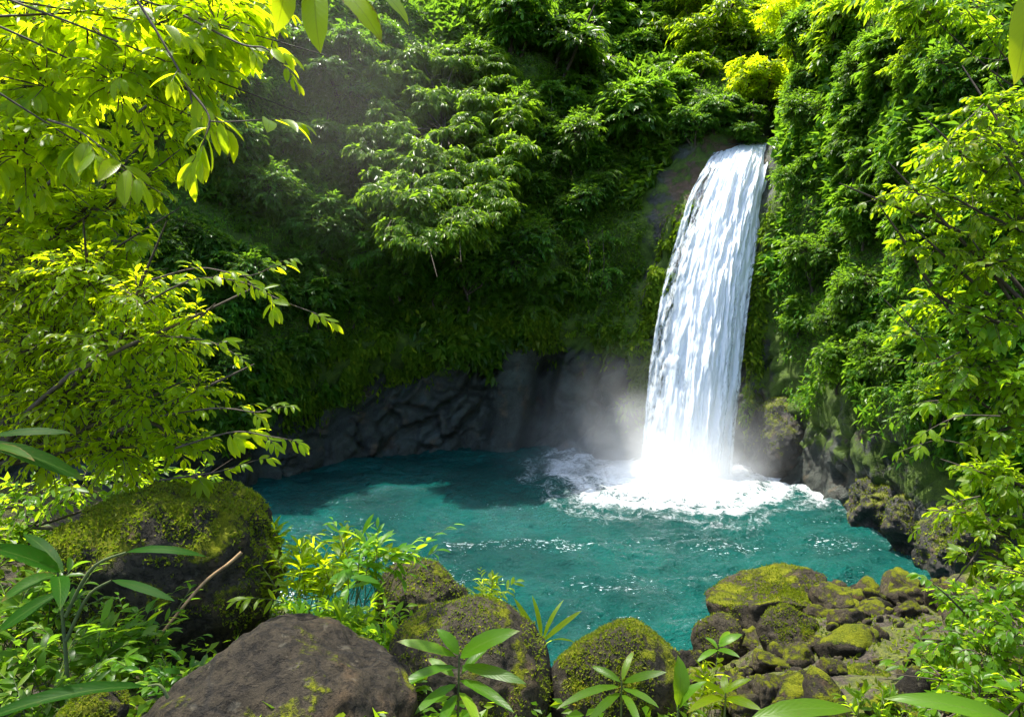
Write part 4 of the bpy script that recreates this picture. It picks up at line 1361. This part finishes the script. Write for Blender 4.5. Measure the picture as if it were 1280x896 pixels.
mk('trunk', *tube(smooth_curve([(-7.6, 4.2, 4.2), (-7.3, 4.3, 6.0), (-6.9, 4.4, 7.6), (-6.4, 4.4, 8.6)], 12), np.linspace(0.16, 0.05, 12), 8), BARK, ov_, True, None, (-6.4, 4.4, 8.6))
# small-leaved tree behind it
plant_px('tree', 'small-leaved tree glowing in the sun under the overhanging large-leaved branches', 'tree', (-7.5, 6.2, 4.0),
         [(20, 90, 110, 7.0), (200, 170, 60, 7.2), (230, 110, 60, 7.3), (170, 230, 55, 7.0), (20, 380, 80, 6.8), (130, 350, 60, 6.8), (90, 60, 110, 7.2), (60, 180, 100, 7.0), (30, 260, 95, 6.8), (110, 270, 60, 6.7), (160, 300, 45, 6.6), (180, 60, 100, 7.3), (60, 310, 70, 6.6), (280, 60, 60, 7.2)],
         185, 9, 0.15, 0.06, 'sunny', 803, 0.04, 0.8, 3, trunk_part='trunk', crown_part='crown')
# mid shrub
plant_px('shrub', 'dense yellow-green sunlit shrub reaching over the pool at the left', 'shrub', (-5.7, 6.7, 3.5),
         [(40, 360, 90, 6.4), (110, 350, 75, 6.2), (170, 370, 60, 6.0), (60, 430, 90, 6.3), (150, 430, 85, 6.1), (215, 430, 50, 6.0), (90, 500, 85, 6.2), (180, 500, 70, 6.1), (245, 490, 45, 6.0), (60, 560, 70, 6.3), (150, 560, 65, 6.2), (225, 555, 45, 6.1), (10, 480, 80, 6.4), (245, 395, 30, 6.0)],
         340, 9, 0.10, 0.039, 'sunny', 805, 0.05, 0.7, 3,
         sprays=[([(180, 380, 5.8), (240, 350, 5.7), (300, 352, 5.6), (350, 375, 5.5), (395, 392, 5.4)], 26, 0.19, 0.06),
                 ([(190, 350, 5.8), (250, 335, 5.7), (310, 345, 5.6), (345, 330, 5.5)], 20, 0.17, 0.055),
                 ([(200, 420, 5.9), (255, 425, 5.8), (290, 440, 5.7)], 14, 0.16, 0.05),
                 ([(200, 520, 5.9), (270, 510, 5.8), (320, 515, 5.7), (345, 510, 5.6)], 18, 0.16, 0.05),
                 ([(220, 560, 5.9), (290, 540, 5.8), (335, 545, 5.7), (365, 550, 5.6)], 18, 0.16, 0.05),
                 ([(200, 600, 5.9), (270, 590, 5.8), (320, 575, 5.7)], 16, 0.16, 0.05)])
plant_px('shrub', 'low shaded shrub behind the large mossy boulder', 'shrub', (-5.6, 7.2, 3.2),
         [(30, 630, 60, 7.4), (100, 610, 55, 7.4), (170, 600, 50, 7.4), (30, 690, 55, 7.2), (250, 600, 35, 7.5)],
         110, 8, 0.14, 0.06, 'fresh', 807, 0.03, 0.7, 1)

# right side
plant_px('shrub', 'large yellow-lit shrub leaning in from the wall, topmost of the sunlit shrubs near the edge', 'shrub', (8.6, 9.4, 4.2),
         [(1240, 140, 55, 9.0), (1200, 190, 55, 9.0), (1260, 200, 60, 8.8), (1150, 245, 42, 9.0), (1215, 260, 60, 8.9), (1270, 280, 60, 8.7), (1110, 255, 22, 9.0), (1170, 310, 45, 9.0), (1235, 330, 60, 8.8), (1130, 300, 25, 9.1)],
         120, 9, 0.16, 0.06, 'lime', 811, 0.06, 0.6, 3,
         sprays=[([(1180, 250, 8.8), (1130, 240, 8.7), (1085, 252, 8.6)], 14, 0.17, 0.06), ([(1230, 130, 8.8), (1200, 160, 8.7), (1165, 200, 8.6)], 14, 0.17, 0.06),
                 ([(1280, 60, 8.6), (1255, 75, 8.5), (1225, 72, 8.5)], 9, 0.2, 0.06)])
plant_px('shrub', 'sunlit shrub below the large yellow-lit shrub, halfway down the wall', 'shrub', (8.4, 9.0, 4.0),
         [(1180, 380, 50, 9.2), (1240, 400, 60, 8.8), (1150, 420, 35, 9.3), (1215, 460, 55, 8.8), (1270, 480, 60, 8.5), (1185, 500, 40, 8.9), (1245, 540, 50, 8.6)],
         130, 9, 0.16, 0.065, 'lime', 813, 0.05, 0.65, 3,
         sprays=[([(1200, 440, 8.7), (1165, 455, 8.6), (1130, 450, 8.6)], 12, 0.17, 0.06)])
plant_px('shrub', 'light green shrub with drooping tips over the shaded corner of the pool', 'shrub', (7.4, 7.6, 3.6),
         [(1225, 590, 42, 7.9), (1265, 600, 50, 7.6), (1200, 640, 35, 7.8), (1250, 670, 48, 7.5), (1275, 720, 45, 7.2), (1215, 700, 30, 7.5)],
         150, 9, 0.15, 0.06, 'lime', 815, 0.04, 0.65, 3,
         sprays=[([(1220, 560, 7.7), (1175, 550, 7.6), (1130, 562, 7.5)], 14, 0.16, 0.055), ([(1225, 620, 7.6), (1190, 630, 7.5), (1155, 655, 7.5)], 13, 0.16, 0.055), ([(1250, 520, 7.7), (1200, 520, 7.6), (1165, 535, 7.6)], 12, 0.16, 0.055)])
plant_px('shrub', 'bright green bush on the stony bank in the near corner', 'shrub', (4.9, 5.5, 3.3),
         [(1200, 755, 38, 5.2), (1245, 765, 50, 5.0), (1185, 800, 38, 4.8), (1235, 820, 52, 4.6), (1275, 790, 50, 4.5), (1180, 850, 32, 4.5), (1225, 875, 45, 4.2), (1275, 880, 50, 4.0), (1290, 720, 50, 5.0), (1180, 890, 30, 4.2)],
         520, 8, 0.085, 0.04, 'fresh', 817, 0.02, 0.75, 3,
         sprays=[([(1210, 770, 5.0), (1185, 745, 4.9), (1165, 728, 4.9)], 10, 0.12, 0.05)])
plant_px('tree', 'tree with glossy leaves leaning over the top of the lit wall', 'tree', (9.5, 11.0, 8.0),
         [(1150, 5, 45, 11.5), (1210, 15, 50, 11.2), (1260, 40, 45, 11.0), (1110, -10, 45, 12)],
         95, 9, 0.21, 0.075, 'fresh', 819, 0.028, 0.5, 1, trunk_part='trunk', crown_part='crown')

# bare leaning trunk near the lip
tr_root = P(1008, 120, 27)
tt_ = thing('tree', 'slender tree with a bare leaning trunk beside the gap above the fall', 'tree', tr_root, GT)
mb = MB()
mb.add(*tube(smooth_curve([P(1008, 120, 27), P(998, 75, 26.8), P(985, 40, 26.6), P(975, 5, 26.5)], 10), np.linspace(0.16, 0.07, 10), 7))
mb.add(*tube(smooth_curve([P(996, 68, 26.8), P(1012, 35, 26.8), P(1030, 10, 26.8)], 8), np.linspace(0.09, 0.04, 8), 6))
mb.build('trunk', BARK, tt_, tr_root)
g = np.random.default_rng(91)
bl = np.array([(*P(a, b, 26.6), r * 26.6 / FPX, 0.5) for a, b, r in ((970, 15, 30), (1030, 15, 30), (1000, -10, 35), (985, 60, 16), (1040, 45, 24))])
s, m, e, Nn = crown_sprays(bl, 120, g)
V, F, uv = spray_leaves(s, m, e, Nn, 9, 0.2, 0.08, g)
mk('crown', V, F, LM['sunny'], tt_, False, uv, tr_root)

# ------------------------------------------------------------------ single big leaves and herbs near the camera
def herb(name, label, cat, root_px, leaves, stems, mat='fresh_big', group=None, S=9, stem_r=0.006, wave=0.02, smat=None):
    """leaves: (bx,by,tx,ty,d0,d1,width_px,tilt); stems: lists of (px,py,d)"""
    root = P(*root_px)
    t = thing(name, label, cat, root, group)
    lv = MB()
    for (bx, by, tx, ty, d0, d1, w, tl_) in leaves:
        b, e = P(bx, by, d0), P(tx, ty, d1)
        a = e - b
        L = np.linalg.norm(a)
        cv = 0.22 + 0.22 * (math.sin(bx * 7.1 + tx * 3.3 + ty) * 0.5 + 0.5)
        toc = nrmz(CPOS - (b + e) / 2)
        nr = nrmz(toc * 0.5 + np.array([tl_ + 0.35 * math.sin(tx * 1.7 + ty), 0.25 * math.sin(ty * 2.3), 0.8]))
        a2 = nrmz(a) + nr * cv * 0.9
        lv.add(*leaf_mesh([b], [a2], [nr], L * 1.03, (0.98 if name == 'branch' else 0.62) * w * (d0 + d1) / 2 / FPX, cv, 0.28 + 0.2 * math.sin(tx + by), S, wave * 1.8))
    lv.build('foliage', LM[mat], t, root, True)
    if stems:
        sm = MB()
        for st in stems:
            c = smooth_curve([P(*q) for q in st], 10)
            sm.add(*tube(c, np.linspace(stem_r * 1.3, stem_r * 0.7, 10), 6))
        sm.build('stem', smat or STEM, t, root)
    return t


herb('branch', 'close overhanging twig with four bright hanging leaves', 'branch', (430, -60, 2.6),
     [(352, -28, 346, 36, 2.6, 2.5, 34, 0.1), (394, -24, 399, 62, 2.6, 2.5, 36, 0.0), (418, -18, 476, 48, 2.6, 2.5, 34, -0.1), (450, -20, 508, 25, 2.6, 2.5, 26, -0.2), (380, -40, 360, -5, 2.6, 2.5, 26, 0.2)],
     [[(300, -45, 2.7), (370, -35, 2.65), (430, -25, 2.6), (470, -30, 2.6)]], 'sunny_big')
herb('branch', 'single close leaf hanging at the edge above the yellow-lit shrub', 'branch', (1300, -30, 3.2),
     [(1283, -10, 1272, 100, 3.2, 3.1, 40, 0.2)], [[(1330, -40, 3.2), (1300, -25, 3.2), (1283, -10, 3.2)]], 'sunny_big')
herb('broad_leaved_plant', 'plant with two wide dark leaves beside the dense sunlit shrub', 'plant', (-20, 640, 3.2),
     [(-20, 552, 105, 598, 3.2, 3.3, 38, 0.1), (-10, 545, 88, 540, 3.2, 3.3, 22, 0.0), (-20, 560, 40, 572, 3.2, 3.1, 22, -0.1)], [[(-25, 640, 3.2), (-22, 590, 3.2), (-15, 550, 3.2)]], 'deep_big')
herb('broad_leaved_plant', 'tall dark-stemmed plant with drooping wide leaves in front of the mossy boulder', 'plant', (85, 850, 3.6),
     [(75, 715, -10, 680, 3.6, 3.4, 44, 0), (72, 720, 78, 742, 3.6, 3.3, 34, 0), (70, 718, 5, 745, 3.6, 3.4, 34, 0), (80, 715, 30, 665, 3.6, 3.8, 26, 0), (158, 690, 250, 688, 3.6, 3.6, 18, 0), (140, 725, 216, 748, 3.5, 3.4, 20, 0), (75, 740, -5, 790, 3.6, 3.4, 30, 0)],
     [[(85, 860, 3.6), (80, 790, 3.6), (72, 715, 3.6)], [(83, 800, 3.6), (110, 745, 3.58), (140, 725, 3.5)], [(82, 770, 3.6), (115, 710, 3.6), (158, 690, 3.6)]], 'deep_big', stem_r=0.009)
herb('broad_leaved_plant', 'long arching blade leaf over the small mossy stone', 'plant', (210, 870, 3.1),
     [(185, 858, -40, 905, 3.1, 2.8, 34, 0)], [[(210, 872, 3.1), (200, 856, 3.1), (185, 857, 3.1)]], 'deep_big')
herb('broad_leaved_plant', 'broad-leaved herb with a pale silvery leaf in front of the rounded grey boulder', 'herb', (572, 905, 3.7),
     [(575, 822, 642, 786, 3.7, 3.6, 40, 0), (573, 818, 548, 786, 3.7, 3.75, 26, 0), (570, 820, 498, 800, 3.7, 3.7, 24, 0), (577, 832, 655, 852, 3.7, 3.5, 26, 0), (572, 835, 492, 858, 3.7, 3.5, 28, 0),
      (575, 850, 640, 885, 3.7, 3.4, 24, 0), (570, 855, 520, 888, 3.7, 3.45, 22, 0), (577, 842, 612, 806, 3.7, 3.8, 20, 0), (568, 845, 535, 822, 3.7, 3.8, 20, 0), (574, 865, 600, 910, 3.7, 3.4, 24, 0), (571, 868, 548, 915, 3.7, 3.4, 24, 0)],
     [[(572, 930, 3.7), (573, 870, 3.7), (574, 818, 3.7)]])
herb('strap_leaved_plant', 'strap-leaved plant springing up between two boulders at the pool edge', 'plant', (678, 830, 5.2),
     [(676, 805, 645, 748, 5.2, 5.2, 12, 0), (678, 802, 724, 762, 5.2, 5.2, 12, 0), (675, 808, 652, 772, 5.2, 5.1, 10, 0), (680, 806, 712, 790, 5.2, 5.0, 11, 0), (679, 800, 700, 750, 5.2, 5.3, 10, 0), (674, 808, 640, 790, 5.2, 5.0, 10, 0), (677, 800, 668, 745, 5.2, 5.3, 10, 0)],
     [[(678, 840, 5.2), (677, 800, 5.2)]], 'sunny_big')
herb('broad_leaved_plant', 'low broad-leaved herb in front of the moss-covered dome boulder', 'herb', (775, 900, 3.9),
     [(775, 858, 700, 880, 3.9, 3.7, 20, 0), (776, 852, 740, 832, 3.9, 4.0, 16, 0), (778, 850, 790, 812, 3.9, 4.0, 15, 0), (779, 853, 830, 838, 3.9, 3.8, 18, 0), (778, 860, 822, 880, 3.9, 3.7, 18, 0), (775, 866, 735, 900, 3.9, 3.6, 18, 0), (778, 868, 800, 905, 3.9, 3.6, 18, 0)],
     [[(776, 915, 3.9), (777, 850, 3.9)]])
herb('broad_leaved_plant', 'single upright oval leaf at the left end of the stony bank', 'herb', (846, 905, 3.6),
     [(848, 885, 852, 822, 3.6, 3.65, 38, 0.2), (846, 888, 878, 850, 3.6, 3.6, 24, -.2)], [[(846, 915, 3.6), (848, 880, 3.6)]])
herb('broad_leaved_plant', 'small herb standing against the dark rounded rock', 'herb', (895, 850, 5.6),
     [(897, 812, 872, 826, 5.6, 5.5, 14, 0), (898, 808, 926, 792, 5.6, 5.6, 18, 0), (899, 806, 912, 788, 5.6, 5.7, 14, 0), (897, 812, 922, 818, 5.6, 5.4, 13, 0), (896, 810, 882, 796, 5.6, 5.7, 12, 0)],
     [[(893, 855, 5.6), (898, 806, 5.6)]])
herb('broad_leaved_plant', 'yellow-green herb at the foot of the small dark rounded rock', 'herb', (905, 910, 4.2),
     [(906, 868, 870, 848, 4.2, 4.2, 20, 0), (907, 866, 938, 848, 4.2, 4.2, 18, 0), (905, 872, 862, 886, 4.2, 4.0, 20, 0), (908, 872, 950, 885, 4.2, 4.0, 20, 0), (907, 866, 905, 842, 4.2, 4.3, 16, 0)],
     [[(905, 920, 4.2), (907, 866, 4.2)]], 'sunny_big')
herb('broad_leaved_plant', 'wide arching leaf at the bottom in front of the brown mossy slab', 'plant', (935, 910, 3.3),
     [(938, 898, 1062, 884, 3.3, 3.3, 40, 0.0)], [[(930, 930, 3.3), (934, 905, 3.3), (938, 898, 3.3)]])
herb('broad_leaved_plant', 'wide arching leaf beside the bright green bush in the near corner', 'plant', (1290, 930, 3.2),
     [(1275, 908, 1122, 862, 3.2, 3.3, 40, 0.0)], [[(1300, 940, 3.2), (1288, 918, 3.2), (1275, 908, 3.2)]])

# dry vine over the mossy boulder
q0 = P(178, 822, 4.6)
dv_ = mk('vine', *tube(smooth_curve([P(178, 822, 4.5), P(215, 775, 4.7), (P(255, 728, 4.9)), P(285, 705, 5.0), P(302, 690, 5.05)], 16), np.linspace(0.009, 0.014, 16), 6), DRY, None, True, None, q0)
tag(dv_, 'dry brown vine stem lying across the large mossy boulder', 'vine')

# leafy herbs between the boulders (copies of three clumps)
def clump(seed, n, H, L, W, mat, name='leafy_herb'):
    g = np.random.default_rng(seed)
    t = thing(name, 'x', 'herb', (0, 0, 0))
    b = np.zeros((n, 3)) + np.concatenate([g.normal(0, 0.07, (n, 2)), np.zeros((n, 1))], 1)
    e = b + np.concatenate([g.normal(0, 0.38, (n, 2)) * H, g.uniform(0.6, 1.0, (n, 1)) * H], 1)
    m = (b + e) / 2 + np.array([0, 0, 0.22 * H])
    d = nrmz(e - b)
    Nn = nrmz(np.array([0, 0, 1.0]) + 0.3 * d + g.normal(0, 0.2, (n, 3)))
    V, F, uv = spray_leaves(b, m, e, Nn, 11, L, W, g, t0=0.3, droop=0.3, S=5, curv=0.3)
    mk('foliage', V, F, LM[mat], t, True, uv)
    V, F = spray_twigs(b, m, e, 0.005, 0.002)
    mk('stem', V, F, STEM, t)
    return t


CL = [clump(901, 16, 0.55, 0.17, 0.042, 'sunny_big'), clump(902, 22, 0.42, 0.12, 0.040, 'fresh'), clump(903, 14, 0.6, 0.19, 0.05, 'fresh_big'), clump(904, 22, 0.42, 0.12, 0.040, 'deep')]
HB = [
    (375, 730, 5.6, 0, 1.0, 'narrow-leaved herb clump against the side of the large mossy boulder'),
    (415, 720, 5.8, 0, 1.1, 'yellow-green herb clump between the large mossy boulder and the craggy one'),
    (455, 715, 5.6, 2, 1.1, 'taller herb clump with arching tip beside the craggy boulder'),
    (390, 780, 5.0, 1, 1.0, 'low herb clump above the bare grey-brown boulder'),
    (440, 780, 4.9, 1, 1.1, 'leafy herb clump filling the gap behind the bare grey-brown boulder'),
    (480, 800, 4.7, 1, 0.9, 'small herb clump left of the rounded grey boulder'),
    (340, 690, 6.3, 0, 0.9, 'sunlit herb clump sticking out over the water behind the large mossy boulder'),
    (505, 860, 4.1, 1, 0.9, 'low herb clump at the foot of the rounded grey boulder'),
    (610, 745, 6.4, 0, 0.6, 'thin herb tuft beyond the rounded grey boulder'),
    (240, 850, 3.9, 3, 0.9, 'dark herb clump left of the bare grey-brown boulder'),
    (170, 800, 4.6, 3, 1.1, 'shaded herb clump under the dry vine'),
    (120, 830, 4.2, 2, 0.9, 'shaded herb clump beside the tall dark stem'),
    (40, 830, 3.9, 3, 1.1, 'herb clump below the drooping wide leaves'),
    (30, 760, 4.6, 3, 1.2, 'herb clump behind the drooping wide leaves'),
    (60, 880, 3.4, 3, 0.8, 'herb clump beside the small mossy stone'),
    (830, 890, 4.4, 1, 0.8, 'herb clump beside the single upright oval leaf'),
    (690, 880, 4.6, 1, 0.7, 'small herb clump in the gap between the two rounded boulders'),
    (1160, 840, 5.7, 2, 0.8, 'herb clump between the slanted slab and the bright green bush'),
    (880, 870, 4.8, 0, 0.6, 'herb tuft behind the yellow-green herb'),
    (1110, 895, 4.4, 1, 0.8, 'low herb clump below the brown mossy slab'),
]
used = set()
for px, py, d, k, s_, lb in HB:
    q = P(px, py, d)
    base_ = np.array([q[0], q[1], q[2] - 0.25 * s_])
    if k in used:
        o = dup(CL[k], base_, random.uniform(0, 6.28), s_)
    else:
        used.add(k)
        o = CL[k]
        o.location = tuple(base_)
        o.scale = (s_,) * 3
    tag(o, lb, 'herb', 'leafy herbs among the boulders')

# ground cover of small leaves on the bank
g = np.random.default_rng(77)
n_ = 26000
x = np.concatenate([g.uniform(-6.5, 0.2, n_ // 2), g.uniform(-0.5, 1.2, n_ // 12), g.uniform(4.0, 9.0, n_ // 3)])
y = g.uniform(2.2, 8.5, len(x))
p = np.stack([x, y, gz(x, y)], -1)
ok = fbm(p * 1.4, 3, 78) > np.where(x > 4.0, np.clip(1.2 - (x - 4.3) * 0.8, -0.5, 1.0), -0.15)
p = p[ok]
h = g.random(len(p)) * (0.25 + 0.2 * fbm(p * 1.0, 2, 79))
p[:, 2] += np.abs(h)
a = nrmz(g.normal(0, 1, p.shape) * [1, 1, 0.35])
nr = nrmz(np.array([0, 0, 1.0]) + g.normal(0, 0.35, p.shape))
LL = g.uniform(0.05, 0.12, len(p))
V, F, uv = leaf_mesh(p, a, nr, LL, LL * 0.5, 0.25, 0.25, 1)
tag(mk('ground_cover', V, F, LM['fresh'], None, False, uv), 'small leafy ground cover between the boulders', 'ground cover', kind='stuff')

# ------------------------------------------------------------------ light
SUN = nrmz(np.array([-0.27, 0.22, 0.94]))
el = math.asin(SUN[2])
w = bpy.data.worlds.new('World')
SC.world = w
w.use_nodes = True
wt = w.node_tree
wt.nodes.clear()
sky = wt.nodes.new('ShaderNodeTexSky')
sky.sky_type = 'NISHITA'
sky.sun_disc = False
sky.dust_density = 2.0
sky.air_density = 0.8
sky.sun_elevation = el
sky.sun_rotation = math.atan2(SUN[0], SUN[1])
bg = wt.nodes.new('ShaderNodeBackground')
bg.inputs[1].default_value = 0.15
wo = wt.nodes.new('ShaderNodeOutputWorld')
wt.links.new(sky.outputs[0], bg.inputs[0])
wt.links.new(bg.outputs[0], wo.inputs[0])
sl = bpy.data.lights.new('sun', 'SUN')
sl.energy = 2.7
sl.angle = R(0.5)
sl.color = (1.0, 0.95, 0.84)
so = bpy.data.objects.new('sun', sl)
COL.objects.link(so)
so.rotation_euler = Vector(-SUN).to_track_quat('-Z', 'Y').to_euler()

SC.view_settings.view_transform = 'Standard'
SC.view_settings.look = 'None'
SC.view_settings.exposure = 2.2
SC.view_settings.gamma = 1.0
SC.cycles.max_bounces = 7
SC.cycles.diffuse_bounces = 4
SC.cycles.glossy_bounces = 2
SC.cycles.transmission_bounces = 5
SC.cycles.transparent_max_bounces = 12
SC.cycles.volume_bounces = 2
SC.cycles.sample_clamp_indirect = 6.0
SC.cycles.use_denoising = True
